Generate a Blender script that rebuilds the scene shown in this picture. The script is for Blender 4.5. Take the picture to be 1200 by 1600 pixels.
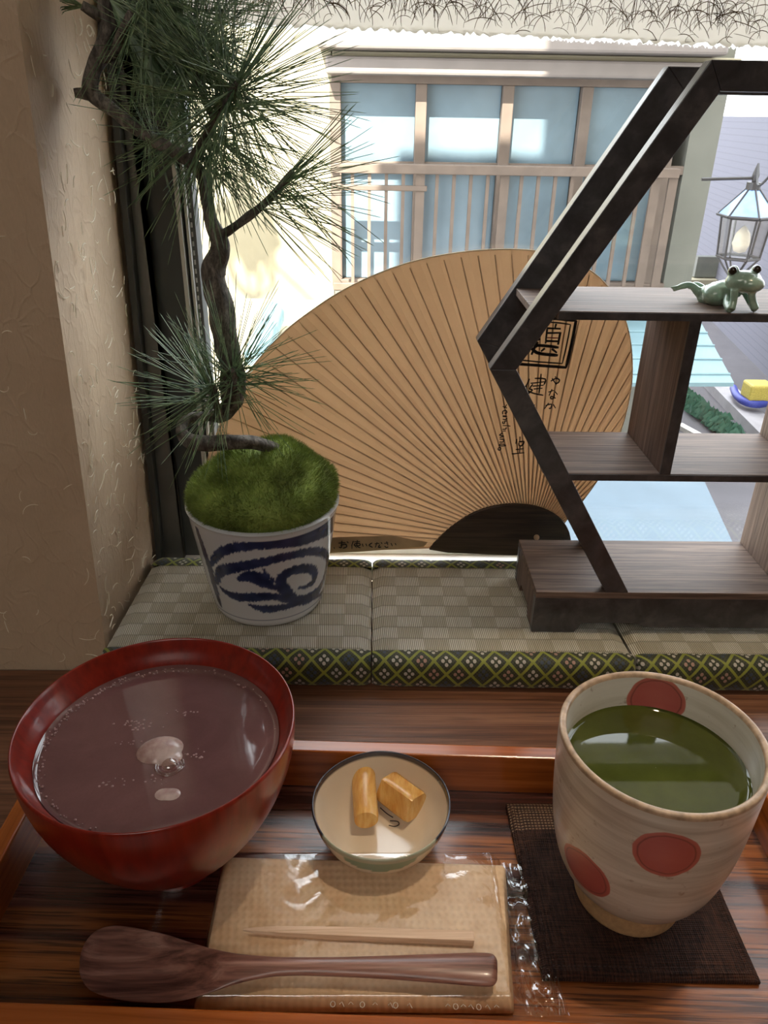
import bpy, bmesh, math, random
import numpy as np
from mathutils import Vector, Matrix, noise as mnoise
for o in list(bpy.data.objects): bpy.data.objects.remove(o)
S = bpy.context.scene; COL = S.collection
random.seed(7); rng = np.random.default_rng(7)
# ---------------------------------------------------------------- camera
FPX = 1200.; PITCH = math.radians(27.5); ROLL = math.radians(1.0); YAW = math.radians(-1.0); EYE = .31
def cam_basis():
    f = np.array([0, math.cos(PITCH), -math.sin(PITCH)]); r = np.array([1., 0, 0]); u = np.cross(r, f)
    r2 = r*math.cos(ROLL)+u*math.sin(ROLL); u2 = u*math.cos(ROLL)-r*math.sin(ROLL)
    c, s = math.cos(YAW), math.sin(YAW); Z = np.array([[c, -s, 0], [s, c, 0], [0, 0, 1]])
    return Z@r2, Z@u2, Z@f
RV, UV_, FV = cam_basis(); CP = np.array([0, 0, EYE])
cd = bpy.data.cameras.new('camera'); cam = bpy.data.objects.new('camera', cd); COL.objects.link(cam)
cd.sensor_fit = 'VERTICAL'; cd.sensor_height = 32; cd.lens = 24; cd.clip_start = .01; cd.clip_end = 200
cam.matrix_world = Matrix(((RV[0], UV_[0], -FV[0], 0), (RV[1], UV_[1], -FV[1], 0), (RV[2], UV_[2], -FV[2], EYE), (0, 0, 0, 1)))
S.camera = cam
# ---------------------------------------------------------------- light and exposure
S.view_settings.view_transform = 'Standard'; S.view_settings.look = 'None'
S.view_settings.gamma = 1; S.view_settings.use_curve_mapping = False; S.view_settings.exposure = 1.27
W = bpy.data.worlds.new('sky'); S.world = W; W.use_nodes = True
wn = W.node_tree; bg = wn.nodes['Background']; bg.inputs['Color'].default_value = (.92, .95, 1, 1); bg.inputs['Strength'].default_value = 2.6
SUN_D = Vector((.30, 1, -1.0)).normalized()
sd = bpy.data.lights.new('sun', 'SUN'); sd.energy = 11; sd.angle = .009; sd.color = (1, .93, .80)
so = bpy.data.objects.new('sun', sd); COL.objects.link(so); so.rotation_euler = SUN_D.to_track_quat('-Z', 'Y').to_euler(); so.location = (-2, -6, 5)
def area(name, loc, target, size, energy, color):
    d = bpy.data.lights.new(name, 'AREA'); d.size = size; d.energy = energy; d.color = color
    o = bpy.data.objects.new(name, d); COL.objects.link(o); o.location = loc
    o.rotation_euler = (Vector(target)-Vector(loc)).to_track_quat('-Z', 'Y').to_euler(); return o
area('room_light', (-.2, -1.1, 1.62), (0, .2, 0), 1.0, 5.2, (1, .94, .86))
spd = bpy.data.lights.new('warm_patch_spot', 'SPOT'); spd.energy = 14; spd.color = (1, .80, .58); spd.spot_size = math.radians(20); spd.spot_blend = .5; spd.shadow_soft_size = .02  # added unseen spot, stands in for the warm light patch on the tray
spo = bpy.data.objects.new('warm_patch_spot', spd); COL.objects.link(spo); spo.location = (.34, .35, 1.62)
spo.rotation_euler = (Vector((.20, .185, 0))-Vector(spo.location)).to_track_quat('-Z', 'Y').to_euler()
# ---------------------------------------------------------------- helpers
def P(u, v, x=None, y=None, z=None):
    d = RV*(u-600)/FPX-UV_*(v-800)/FPX+FV
    if x is not None: t = x/d[0]
    elif y is not None: t = y/d[1]
    else: t = (z-EYE)/d[2]
    return Vector(CP+t*d)
ORG = {}
def setp(o, label=None, cat=None, group=None, kind=None):
    if label: o['label'] = label
    if cat: o['category'] = cat
    if group: o['group'] = group
    if kind: o['kind'] = kind
    return o
def thing(name, label, cat, loc, group=None, kind=None):
    o = bpy.data.objects.new(name, None); COL.objects.link(o); o.empty_display_size = .02
    o.location = loc; ORG[o.name] = Vector(loc); return setp(o, label, cat, group, kind)
class MB:
    def __init__(s): s.v = []; s.f = []; s.uv = []; s.mi = []
    def add(s, vs, fs, mi=0):
        n = len(s.v); s.v += [tuple(v) for v in vs]; s.f += [tuple(i+n for i in f) for f in fs]; s.mi += [mi]*len(fs); return s
    def box(s, a, b, mi=0):
        x0, y0, z0 = a; x1, y1, z1 = b
        return s.add([(x0,y0,z0),(x1,y0,z0),(x1,y1,z0),(x0,y1,z0),(x0,y0,z1),(x1,y0,z1),(x1,y1,z1),(x0,y1,z1)],
              [(0,3,2,1),(4,5,6,7),(0,1,5,4),(1,2,6,5),(2,3,7,6),(3,0,4,7)], mi)
    def tube(s, pts, rad, n=8, mi=0, rough=0, sq=1.0):
        pts = [Vector(p) for p in pts]; m = len(pts)
        if not hasattr(rad, '__len__'): rad = [rad]*m
        vs = []; up = None
        for i, p in enumerate(pts):
            t = (pts[min(i+1, m-1)]-pts[max(i-1, 0)]).normalized()
            if up is None: up = Vector((0, 0, 1)) if abs(t.z) < .9 else Vector((1, 0, 0))
            a = (up-t*up.dot(t)).normalized(); up = a; b = t.cross(a)
            for k in range(n):
                th = 2*math.pi*k/n; rr = rad[i]
                if rough: rr *= 1+rough*mnoise.noise(Vector((p.x*90+math.cos(th)*1.3, p.y*90+math.sin(th)*1.3, p.z*90)))
                vs.append(p+(a*math.cos(th)+b*math.sin(th)*sq)*rr)
        fs = [(i*n+k, i*n+(k+1) % n, (i+1)*n+(k+1) % n, (i+1)*n+k) for i in range(m-1) for k in range(n)]
        fs += [tuple(range(n-1, -1, -1)), tuple((m-1)*n+k for k in range(n))]
        return s.add(vs, fs, mi)
    def prism(s, poly, y0, y1, mi=0, yf=None):     # poly: (x,z) list, extruded along y
        n = len(poly)
        vs = [(x, (y0 if yf is None else y0+yf(z)), z) for x, z in poly]+[(x, (y1 if yf is None else y1+yf(z)), z) for x, z in poly]
        return s.add(vs, [tuple(range(n)), tuple(range(2*n-1, n-1, -1))]+[(i, n+i, n+(i+1) % n, (i+1) % n) for i in range(n)], mi)
    def slab(s, poly, z0, z1, mi=0):               # poly: (x,y) list, extruded along z
        n = len(poly); vs = [(x, y, z0) for x, y in poly]+[(x, y, z1) for x, y in poly]
        return s.add(vs, [tuple(range(n-1, -1, -1)), tuple(range(n, 2*n))]+[(i, (i+1) % n, n+(i+1) % n, n+i) for i in range(n)], mi)
    def lathe(s, c, prof, n=96, mi=0, wob=None):
        vs = []; m = len(prof)
        for j, (r, z) in enumerate(prof):
            for k in range(n):
                a = 2*math.pi*k/n; w = wob(a, z) if wob else 1
                vs.append((c[0]+r*w*math.cos(a), c[1]+r*w*math.sin(a), c[2]+z))
        fs = [(j*n+k, j*n+(k+1) % n, (j+1)*n+(k+1) % n, (j+1)*n+k) for j in range(m-1) for k in range(n)]
        if prof[0][0] > 1e-6: fs.append(tuple(range(n-1, -1, -1)))
        return s.add(vs, fs, mi)
    def build(s, name, mats, parent=None, smooth=False, bevel=0, org=None, sharp=None):
        if org is None: org = ORG[parent.name] if parent is not None else Vector((0, 0, 0))
        org = Vector(org)
        me = bpy.data.meshes.new(name); me.from_pydata([(x-org.x, y-org.y, z-org.z) for x, y, z in s.v], [], s.f)
        if not isinstance(mats, (list, tuple)): mats = [mats]
        for m in mats: me.materials.append(m)
        if any(s.mi): me.polygons.foreach_set('material_index', s.mi)
        bm = bmesh.new(); bm.from_mesh(me); bmesh.ops.recalc_face_normals(bm, faces=bm.faces); bm.to_mesh(me); bm.free()
        if smooth:
            me.polygons.foreach_set('use_smooth', [True]*len(me.polygons))
            if sharp: me.set_sharp_from_angle(angle=math.radians(sharp))
        o = bpy.data.objects.new(name, me); COL.objects.link(o)
        if parent is not None: o.parent = parent; o.location = (0, 0, 0)
        else: o.location = org
        ORG[o.name] = org
        if bevel:
            b = o.modifiers.new('bevel', 'BEVEL'); b.width = bevel; b.segments = 2; b.limit_method = 'ANGLE'
        return o
def smoothpath(pts, k=6):
    pts = [Vector(p) for p in pts]; out = []
    for i in range(len(pts)-1):
        a = pts[max(i-1, 0)]; b = pts[i]; c = pts[i+1]; d = pts[min(i+2, len(pts)-1)]
        for j in range(k):
            t = j/k; out.append(.5*((2*b)+(c-a)*t+(2*a-5*b+4*c-d)*t*t+(3*b-a-3*c+d)*t**3))
    out.append(pts[-1]); return out
# ---------------------------------------------------------------- materials
def srgb(r, g, b): return tuple(((c/255)/12.92 if c/255 <= .04045 else (((c/255)+.055)/1.055)**2.4) for c in (r, g, b))+(1,)
class NT:
    def __init__(s, name):
        s.m = bpy.data.materials.new(name); s.m.use_nodes = True; s.t = s.m.node_tree
        s.b = s.t.nodes['Principled BSDF']; s.out = s.t.nodes['Material Output']
    def n(s, typ, props=None, **ins):
        nd = s.t.nodes.new(typ)
        for k, v in (props or {}).items(): setattr(nd, k, v)
        for k, v in ins.items():
            k = int(k[1:]) if k[0] == '_' and k[1:].isdigit() else k.replace('_', ' ')
            s.put(nd.inputs[k], v)
        return nd
    def put(s, inp, v):
        if isinstance(v, bpy.types.NodeSocket): s.t.links.new(v, inp)
        elif isinstance(v, bpy.types.Node): s.t.links.new(v.outputs[0], inp)
        else: inp.default_value = v
    def math(s, op, a, b=None, clamp=False):
        nd = s.t.nodes.new('ShaderNodeMath'); nd.operation = op; nd.use_clamp = clamp; s.put(nd.inputs[0], a)
        if b is not None: s.put(nd.inputs[1], b)
        return nd.outputs[0]
    def ramp(s, fac, stops, interp='LINEAR'):
        nd = s.t.nodes.new('ShaderNodeValToRGB'); s.put(nd.inputs[0], fac); cr = nd.color_ramp; cr.interpolation = interp
        while len(cr.elements) > 1: cr.elements.remove(cr.elements[-1])
        cr.elements[0].position = stops[0][0]; cr.elements[0].color = stops[0][1]
        for p, c in stops[1:]: e = cr.elements.new(p); e.color = c
        return nd.outputs[0]
    def mix(s, fac, a, b, blend='MIX'):
        nd = s.t.nodes.new('ShaderNodeMix'); nd.data_type = 'RGBA'; nd.blend_type = blend
        s.put(nd.inputs[0], fac); s.put(nd.inputs[6], a); s.put(nd.inputs[7], b); return nd.outputs[2]
    def obj(s, scale=(1, 1, 1), rot=(0, 0, 0), loc=(0, 0, 0)):
        tc = s.t.nodes.new('ShaderNodeTexCoord'); mp = s.t.nodes.new('ShaderNodeMapping'); s.t.links.new(tc.outputs['Object'], mp.inputs[0])
        mp.inputs['Scale'].default_value = scale; mp.inputs['Rotation'].default_value = rot; mp.inputs['Location'].default_value = loc; return mp.outputs[0]
    def noise(s, vec, scale=1, detail=5, rough=.55, dist=0):
        nd = s.n('ShaderNodeTexNoise', Vector=vec); nd.inputs['Scale'].default_value = scale; nd.inputs['Detail'].default_value = detail
        nd.inputs['Roughness'].default_value = rough; nd.inputs['Distortion'].default_value = dist; return nd.outputs['Fac']
    def bump(s, h, strength=.3, dist=.001):
        nd = s.n('ShaderNodeBump', Height=h); nd.inputs['Strength'].default_value = strength; nd.inputs['Distance'].default_value = dist
        s.t.links.new(nd.outputs[0], s.b.inputs['Normal']); return nd
    def set(s, **k):
        for a, v in k.items(): s.put(s.b.inputs[a.replace('_', ' ')], v)
        return s
def plain(name, c, rough=.5, metal=0, nvar=.12, nscale=60, bump=0, **k):
    t = NT(name); n = t.noise(t.obj(), nscale, 4)
    d = tuple(x*(1-nvar*2) for x in c[:3])+(1,); l = tuple(min(1, x*(1+nvar)) for x in c[:3])+(1,)
    t.set(Base_Color=t.ramp(n, [(.3, d), (.7, l)]), Roughness=rough, Metallic=metal, **k)
    if bump: t.bump(n, bump, .0005)
    return t.m
def wood(name, dark, mid, light, grain=(6, 260, 260), rough=.35, coat=0, bands=None, pore=.55, bump=.25, spec=.5):
    t = NT(name); v = t.obj(grain); n1 = t.noise(v, 1, 7, .6, .6)
    v2 = t.obj(tuple(g*3.2 for g in grain)); n2 = t.noise(v2, 1, 3, .6)
    c = t.ramp(n1, [(.30, dark), (.5, mid), (.72, light)])
    c = t.mix(t.ramp(n2, [(.36, (pore,)*3+(1,)), (.5, (0, 0, 0, 1))]), c, dark)
    if bands:
        vb = t.obj(bands); nb = t.noise(vb, 1, 2, .5); c = t.mix(t.ramp(nb, [(.40, (0, 0, 0, 1)), (.56, (.8, .8, .8, 1))]), c, t.mix(.5, dark, mid))
    t.set(Base_Color=c, Roughness=rough, Coat_Weight=coat, Coat_Roughness=.15, Specular_IOR_Level=spec); t.bump(t.math('ADD', n1, n2), bump, .0004); return t.m
def glassy(name, tint=(1, 1, 1, 1), rough=.0, wr=0, wscale=40, ior=1.45, boost=1.0):
    t = NT(name); tr = t.n('ShaderNodeBsdfTransparent', Color=tint); gl = t.n('ShaderNodeBsdfGlossy', Roughness=rough, Color=(1, 1, 1, 1))
    lw = t.n('ShaderNodeLayerWeight'); lw.inputs['Blend'].default_value = .5; f0 = ((ior-1)/(ior+1))**2
    if wr:
        h = t.noise(t.obj((1, 1, 1)), wscale, 4, .6, 1.5); b = t.n('ShaderNodeBump', Height=h); b.inputs['Strength'].default_value = wr; b.inputs['Distance'].default_value = .002
        t.t.links.new(b.outputs[0], gl.inputs['Normal']); t.t.links.new(b.outputs[0], lw.inputs['Normal'])
    mx = t.n('ShaderNodeMixShader'); t.t.links.new(t.math('MULTIPLY', t.math('ADD', t.math('MULTIPLY', t.math('POWER', lw.outputs['Facing'], 5.), 1-f0), f0), boost, True), mx.inputs[0])
    t.t.links.new(tr.outputs[0], mx.inputs[1]); t.t.links.new(gl.outputs[0], mx.inputs[2]); t.t.links.new(mx.outputs[0], t.out.inputs[0])
    return t.m
M = {}
# washi wallpaper
def wallpaper(name, a, b):
    t = NT(name); v = t.obj((1, 1, .35)); n = t.noise(v, 900, 3, .6); n2 = t.noise(t.obj((1, 1, 1)), 14, 4, .6, 1)
    w = t.n('ShaderNodeTexVoronoi', props={'feature': 'DISTANCE_TO_EDGE'}, Vector=t.n('ShaderNodeVectorMath', props={'operation': 'ADD'}, _0=t.obj((1, 1, .55)), _1=t.n('ShaderNodeVectorMath', props={'operation': 'SCALE'}, _0=t.n('ShaderNodeTexNoise', Vector=t.obj(), Scale=30.).outputs['Color'], Scale=.03).outputs[0]).outputs[0], Scale=90.)
    e = t.ramp(w.outputs['Distance'], [(0, (1, 1, 1, 1)), (.10, (0, 0, 0, 1))])
    c = t.ramp(n2, [(.3, a), (.7, b)]); c = t.mix(t.math('MULTIPLY', n, .25), c, (.25, .2, .15, 1))
    t.set(Base_Color=c, Roughness=.6, Specular_IOR_Level=.35); t.bump(t.math('ADD', t.math('MULTIPLY', e, .35), t.math('MULTIPLY', n, .5)), .8, .0009); return t.m
M['wall'] = wallpaper('washi_wallpaper', srgb(206, 180, 150), srgb(220, 196, 166))
M['fibre'] = plain('wall_fibre', srgb(250, 240, 218), .45, nvar=.05)
M['counter'] = wood('counter_wood', srgb(66, 42, 32), srgb(120, 80, 58), srgb(154, 112, 86), (5, 230, 230), .32, .2)
M['tray_rim'] = wood('tray_rim_wood', srgb(126, 62, 20), srgb(168, 88, 32), srgb(194, 110, 48), (7, 160, 160), .24, .3, pore=.1, bump=.05)
def tray_floor():
    t = NT('tray_floor_wood'); n1 = t.noise(t.obj((7, 210, 210)), 1, 7, .6, .5); n2 = t.noise(t.obj((26, 900, 900)), 1, 3)
    nb = t.noise(t.obj((1.6, 42, 1), loc=(3, 1.3, 0)), 1, 2, .4, .3)
    dk = t.ramp(n1, [(.3, srgb(36, 18, 15)), (.55, srgb(76, 42, 34)), (.75, srgb(116, 74, 58))]); lt = t.ramp(n1, [(.3, srgb(108, 58, 26)), (.55, srgb(152, 90, 44)), (.75, srgb(184, 122, 68))])
    c = t.mix(t.ramp(nb, [(.44, (0, 0, 0, 1)), (.54, (1, 1, 1, 1))]), dk, lt); c = t.mix(t.ramp(n2, [(.38, (.7, .7, .7, 1)), (.5, (0, 0, 0, 1))]), c, srgb(30, 14, 10))
    t.set(Base_Color=c, Roughness=.26, Coat_Weight=.35, Coat_Roughness=.12); t.bump(t.math('ADD', n1, n2), .25, .0005); return t.m
M['tray_floor'] = tray_floor()
M['shelf'] = wood('shelf_wood', srgb(66, 50, 44), srgb(112, 92, 80), srgb(150, 128, 112), (14, 420, 420), .62, 0, pore=.35)
M['shelf_dark'] = wood('shelf_dark_wood', srgb(44, 43, 45), srgb(68, 67, 69), srgb(94, 91, 91), (60, 420, 60), .36, .15, pore=.3)
M['shelf_v'] = wood('shelf_upright_wood', srgb(70, 54, 48), srgb(112, 92, 82), srgb(142, 120, 108), (420, 420, 14), .6, 0, pore=.35)
M['spoon'] = wood('spoon_wood', srgb(58, 34, 30), srgb(136, 94, 82), srgb(180, 140, 126), (9, 190, 190), .34, .2, pore=.4, bump=.15)
M['alu'] = plain('dark_aluminium', srgb(112, 112, 108), .4, .5, nvar=.05)
M['alu_dark'] = plain('black_rubber', srgb(66, 68, 66), .5, nvar=.05)
M['alu_light'] = plain('light_aluminium', srgb(205, 205, 198), .35, .3, nvar=.05)
M['white'] = plain('white_vinyl', srgb(232, 230, 224), .4, nvar=.04)
M['glass'] = glassy('window_glass', (.97, .985, .98, 1))
M['bark'] = wood('pine_bark', srgb(48, 44, 40), srgb(96, 90, 82), srgb(142, 134, 124), (260, 260, 120), .8, 0, bump=.9)
def needles(name, a, b):
    t = NT(name); n = t.noise(t.obj(), 160, 2); t.set(Base_Color=t.ramp(n, [(.35, a), (.65, b)]), Roughness=.42); return t.m
M['needle'] = needles('pine_needle', srgb(70, 100, 72), srgb(140, 166, 122))
def mossm():
    t = NT('moss'); n = t.noise(t.obj(), 55, 5); n2 = t.noise(t.obj(), 500, 2)
    c = t.ramp(n, [(.3, srgb(62, 70, 32)), (.5, srgb(104, 124, 56)), (.68, srgb(154, 172, 90))]); t.set(Base_Color=t.mix(t.math('MULTIPLY', n2, .4), c, srgb(170, 185, 80)), Roughness=.8, Subsurface_Weight=.0)
    return t.m
M['moss'] = mossm()
def tatami():
    t = NT('tatami_weave'); tc = t.n('ShaderNodeTexCoord'); sp = t.n('ShaderNodeSeparateXYZ', Vector=tc.outputs['Object']); X, Y = sp.outputs[0], sp.outputs[1]
    cx = t.math('FLOOR', t.math('DIVIDE', X, .0158)); cy = t.math('FLOOR', t.math('DIVIDE', Y, .0118))
    chk = t.math('ABSOLUTE', t.math('MODULO', t.math('ADD', cx, cy), 2.))
    reed = t.math('SINE', t.math('MULTIPLY', t.math('ADD', X, t.math('MULTIPLY', Y, .05)), 2*math.pi/.00118))
    fy = t.math('FRACT', t.math('DIVIDE', Y, .0118)); row = t.math('ABSOLUTE', t.math('SUBTRACT', fy, .5))
    rowl = t.ramp(row, [(.40, (0, 0, 0, 1)), (.5, (1, 1, 1, 1))])
    nz = t.noise(t.obj((850, 40, 1)), 1, 3)
    c = t.mix(chk, srgb(212, 206, 190), srgb(246, 242, 232)); c = t.mix(t.math('MULTIPLY', nz, .5), c, srgb(182, 174, 146))
    c = t.mix(t.ramp(reed, [(0, (.85, .85, .85, 1)), (.45, (0, 0, 0, 1))]), c, srgb(136, 128, 106)); c = t.mix(t.math('MULTIPLY', rowl, .45), c, srgb(110, 104, 84))
    t.set(Base_Color=c, Roughness=.55); h = t.math('ADD', t.math('MULTIPLY', reed, .5), t.math('MULTIPLY', rowl, -1.2)); t.bump(h, .6, .0006); return t.m
M['tatami'] = tatami()
def brocade():
    t = NT('green_brocade'); uv = t.n('ShaderNodeUVMap'); sp = t.n('ShaderNodeSeparateXYZ', Vector=uv.outputs[0]); U, V = sp.outputs[0], sp.outputs[1]
    a = t.math('ADD', U, V); b = t.math('SUBTRACT', U, V)
    def line(x, w):
        f = t.math('ABSOLUTE', t.math('SUBTRACT', t.math('FRACT', x), .5)); return t.math('GREATER_THAN', f, .5-w)
    l = t.math('MAXIMUM', line(a, .075), line(b, .075)); l2 = t.math('MAXIMUM', line(t.math('ADD', a, .5), .5-.44), line(t.math('ADD', b, .5), .0))
    fa = t.math('SUBTRACT', t.math('FRACT', a), .5); fb = t.math('SUBTRACT', t.math('FRACT', b), .5)
    def dot(px, py, r):
        dx = t.math('SUBTRACT', fa, px); dy = t.math('SUBTRACT', fb, py)
        return t.math('LESS_THAN', t.math('ADD', t.math('MULTIPLY', dx, dx), t.math('MULTIPLY', dy, dy)), r*r)
    d = dot(.14, .14, .10)
    for q in ((-.14, -.14), (.14, -.14), (-.14, .14)): d = t.math('MAXIMUM', d, dot(q[0], q[1], .10))
    cell = t.n('ShaderNodeCombineXYZ', X=t.math('FLOOR', a), Y=t.math('FLOOR', b)); wn_ = t.n('ShaderNodeTexWhiteNoise', props={'noise_dimensions': '3D'}, Vector=cell.outputs[0])
    dc = t.ramp(wn_.outputs['Value'], [(0, srgb(206, 200, 186)), (.35, srgb(186, 150, 132)), (.6, srgb(60, 74, 94)), (.85, srgb(196, 190, 180))], 'CONSTANT')
    th = t.n('ShaderNodeTexChecker', Vector=t.n('ShaderNodeVectorMath', props={'operation': 'SCALE'}, _0=uv.outputs[0], Scale=14.).outputs[0], Scale=1.)
    base = t.mix(th.outputs['Fac'], srgb(40, 44, 30), srgb(70, 74, 46)); c = t.mix(d, base, dc); c = t.mix(l, c, srgb(150, 158, 58))
    c = t.mix(t.math('MULTIPLY', t.noise(t.obj((700, 700, 700)), 1, 2), .35), c, srgb(30, 32, 22))
    t.set(Base_Color=c, Roughness=.6, Sheen_Weight=.2); t.bump(t.math('ADD', t.math('MULTIPLY', l, 1.), d), .5, .0005); return t.m
M['brocade'] = brocade()
M['core'] = plain('mat_core', srgb(60, 58, 48), .8)

# ================================================================= STRUCTURE
ZT = .022            # top of the mats
XR = -.163           # face of the window reveal
YG = .506            # glass
def struct(o): o['kind'] = 'structure'; return o
# counter
ct = thing('counter', 'brown oak-grained window counter under the tray and woven mats', 'counter', (.2, .1, 0))
MB().box((-1.2, -.35, -.035), (1.24, .3805, 0)).box((-.158, .3805, -.035), (1.24, .485, 0)).build('counter_top', M['counter'], ct, bevel=.002)
# left wall pillar (front face + reveal) with paper fibres
def xrev(y, z): f = (y-.381)/.105; return (-.1633+.040*z)*(1-f)+(-.1577+.034*z)*f
wl = MB().add([(-1.7, .381, -.7), (xrev(.381, -.7), .381, -.7), (xrev(.56, -.7), .56, -.7), (-1.7, .56, -.7), (-1.7, .381, 1.7), (xrev(.381, 1.7), .381, 1.7), (xrev(.56, 1.7), .56, 1.7), (-1.7, .56, 1.7)],
    [(0,3,2,1),(4,5,6,7),(0,1,5,4),(1,2,6,5),(2,3,7,6),(3,0,4,7)])
for _ in range(330):
    onrev = random.random() < .68
    a0 = random.random()*6.28; L = random.uniform(.004, .014); cur = random.uniform(-2.6, 2.6); pts = []
    q = Vector((random.uniform(.384, .482), random.uniform(.01, .42), 0)) if onrev else Vector((XR-random.uniform(.003, .085), random.uniform(.01, .42), 0))
    for i in range(8):
        t_ = i/7; a = a0+cur*t_; q = q+Vector((math.cos(a), math.sin(a), 0))*L/7
        if onrev and not .382 < q.x < .484: break
        if not onrev and q.x > XR-.001: break
        pts.append((xrev(q.x, q.y)+.0001, q.x, q.y) if onrev else (q.x, .3809, q.y))
    if len(pts) > 3: wl.tube(pts, [.00012]+[random.uniform(.0002, .00034)]*(len(pts)-2)+[.00010], 5, mi=1)
struct(wl.build('wall_left', [M['wall'], M['fibre']]))
struct(MB().box((-1.7, .381, .66), (2.6, .56, 1.7)).box((1.25, .381, -.7), (2.6, .56, .66)).box((-1.7, .45, -.7), (1.25, .56, -.035)).build('wall_front', M['wall']))
struct(MB().box((2.5, -2.5, -.7), (2.6, .381, 1.7)).build('wall_right', M['wall']))
struct(MB().box((-1.7, -2.6, -.7), (2.6, -2.5, 1.7)).build('wall_back', M['wall']))
struct(MB().box((-1.8, -2.6, -.7), (-1.7, .56, 1.7)).build('wall_side', M['wall']))
struct(MB().box((-1.8, -2.6, 1.7), (2.6, .56, 1.8)).build('ceiling', plain('ceiling_paint', srgb(206, 198, 186), .8)))
struct(MB().box((-1.8, -2.6, -.8), (2.6, .56, -.7)).build('floor', wood('floor_wood', srgb(60, 38, 24), srgb(104, 70, 44), srgb(140, 100, 66), (4, 60, 60))))
# unseen storeys of our own building, outline shaped to shade the street
bh = thing('building_shade_mass', 'unseen upper floors of our own building, shaped to shade the street', 'building', (0, -1, 1.8), kind='structure')
MB().box((-1.75, -2.6, 1.8), (2.6, .62, 6.48)).build('shade_wall', plain('own_wall_paint', srgb(200, 190, 170), .8), bh)
MB().box((-.55, -2.6, 6.48), (6.5, .62, 26)).box((2.6, -2.6, -3.3), (9.5, .62, 6.48)).build('shade_storey', plain('own_wall_paint2', srgb(200, 190, 170), .8), bh)
# window
wf = MB(); jl = -.1555
def skewbox(mb, xl, x1_, ya, yb, mi):  # piece whose left side follows the leaning reveal
    z0, z1 = -.02, .66; f = lambda z, o: xrev(.486, z)+o
    a0, a1 = f(z0, xl), f(z1, xl); b0, b1 = (f(z0, x1_[0]), f(z1, x1_[0])) if isinstance(x1_, tuple) else (x1_, x1_)
    mb.add([(a0, ya, z0), (b0, ya, z0), (b0, yb, z0), (a0, yb, z0), (a1, ya, z1), (b1, ya, z1), (b1, yb, z1), (a1, yb, z1)], [(0,3,2,1),(4,5,6,7),(0,1,5,4),(1,2,6,5),(2,3,7,6),(3,0,4,7)], mi)
skewbox(wf, -.001, (.0030,), .486, .500, 1); skewbox(wf, .0030, -.1400, .494, .530, 0)
wf.box((-.1400, .500, -.02), (-.1195, .530, .66), 1); wf.box((-.1195, .494, -.02), (-.1168, .520, .66), 2); wf.box((-.1168, .499, -.02), (-.1150, .520, .66), 1)
wf.box((-.1150, .496, -.02), (-.1132, .52, .66), 2); wf.box((-.1132, .500, -.02), (-.1100, .514, .66), 0)
wf.box((-.14, .485, .648), (1.25, .499, .66), 0)
win = thing('window', None, None, (XR, .5, 0)); win.name = 'window_1'; ORG['window_1'] = Vector((XR, .5, 0)); win['kind'] = 'structure'
wf.build('window_frame', [M['alu'], M['alu_dark'], M['alu_light']], win, bevel=.0004)
g = MB()
for i in range(110): z = .02+i*.0055; g.box((-.1128, .4988, z), (-.1118, .4999, z+.0028))
g.build('spacer_dots', M['alu_light'], win)
MB().box((-.114, YG, .0115), (1.25, YG+.003, .65)).build('window_pane', M['glass'], win)
struct(MB().box((-.157, .4855, -.001), (1.25, .512, .0115)).box((-.109, .5035, .0115), (1.25, .5055, .017)).build('trim_1', M['white'], bevel=.001))

# ================================================================= WASHI SHEET ON THE GLASS
YW = .5035
ws = thing('paper_window_film', 'translucent handmade paper sheet with brown grass fibres across the top of the window', 'window film', (.3, YW, .345))
t = NT('washi_translucent'); n = t.noise(t.obj((1, 1, 1)), 60, 5); dif = t.n('ShaderNodeBsdfDiffuse', Color=t.ramp(n, [(.3, (.72, .69, .64, 1)), (.7, (.84, .81, .76, 1))])); trl = t.n('ShaderNodeBsdfTranslucent', Color=(.80, .77, .72, 1))
mx = t.n('ShaderNodeMixShader', _0=.6, _1=dif.outputs[0], _2=trl.outputs[0]); t.t.links.new(mx.outputs[0], t.out.inputs[0])
def edgepx(u): return 40+(u-440)*.043
up = []
for i in range(260):
    u = 270+i*5.0; v = edgepx(u)+random.uniform(-3.5, 4.5); q = P(u, v, y=YW); up.append((q.x, q.z))
MB().prism(up+[(up[-1][0], .64), (-.110, .64), (-.110, up[0][1])], YW, YW+.0003).build('paper_sheet', t.m, ws)
fb = MB()
for _ in range(900):
    x = random.uniform(-.11, .42); z0_ = P(600, 45+(x)*50, y=YW).z; q = Vector((x, YW-.0003-random.random()*.0008, z0_+random.uniform(-.0005, .010) if random.random() < .75 else z0_+random.uniform(0, .06))); a = random.gauss(math.pi/2, .45); cur = random.gauss(0, 1.5); L = random.uniform(.008, .026); pts = []
    for i in range(9):
        aa = a+cur*(i/8); q = q+Vector((math.cos(aa), 0, math.sin(aa)))*L/8; pts.append((q.x, q.y, max(q.z, z0_-.0008)))
    fb.tube(pts, [.00007]+[random.uniform(.00009, .00022)]*7+[.00005], 4)
fb.build('grass_fibres', plain('grass_fibre', srgb(104, 84, 58), .7), ws)['kind'] = 'stuff'
ed = []
for i in range(520):
    u = 270+i*2.5; q = P(u, edgepx(u)+4+random.uniform(-3, 4), y=YW); ed.append((q.x, q.z))
t = NT('torn_fluff'); dif = t.n('ShaderNodeBsdfDiffuse', Color=(.9, .9, .88, 1)); trl = t.n('ShaderNodeBsdfTranslucent', Color=(.95, .95, .93, 1)); mx = t.n('ShaderNodeMixShader', _0=.8, _1=dif.outputs[0], _2=trl.outputs[0]); t.t.links.new(mx.outputs[0], t.out.inputs[0])
top = [(x, z+.0028+.0006*mnoise.noise(Vector((x*400, 0, 0)))) for x, z in reversed(ed)]
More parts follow.
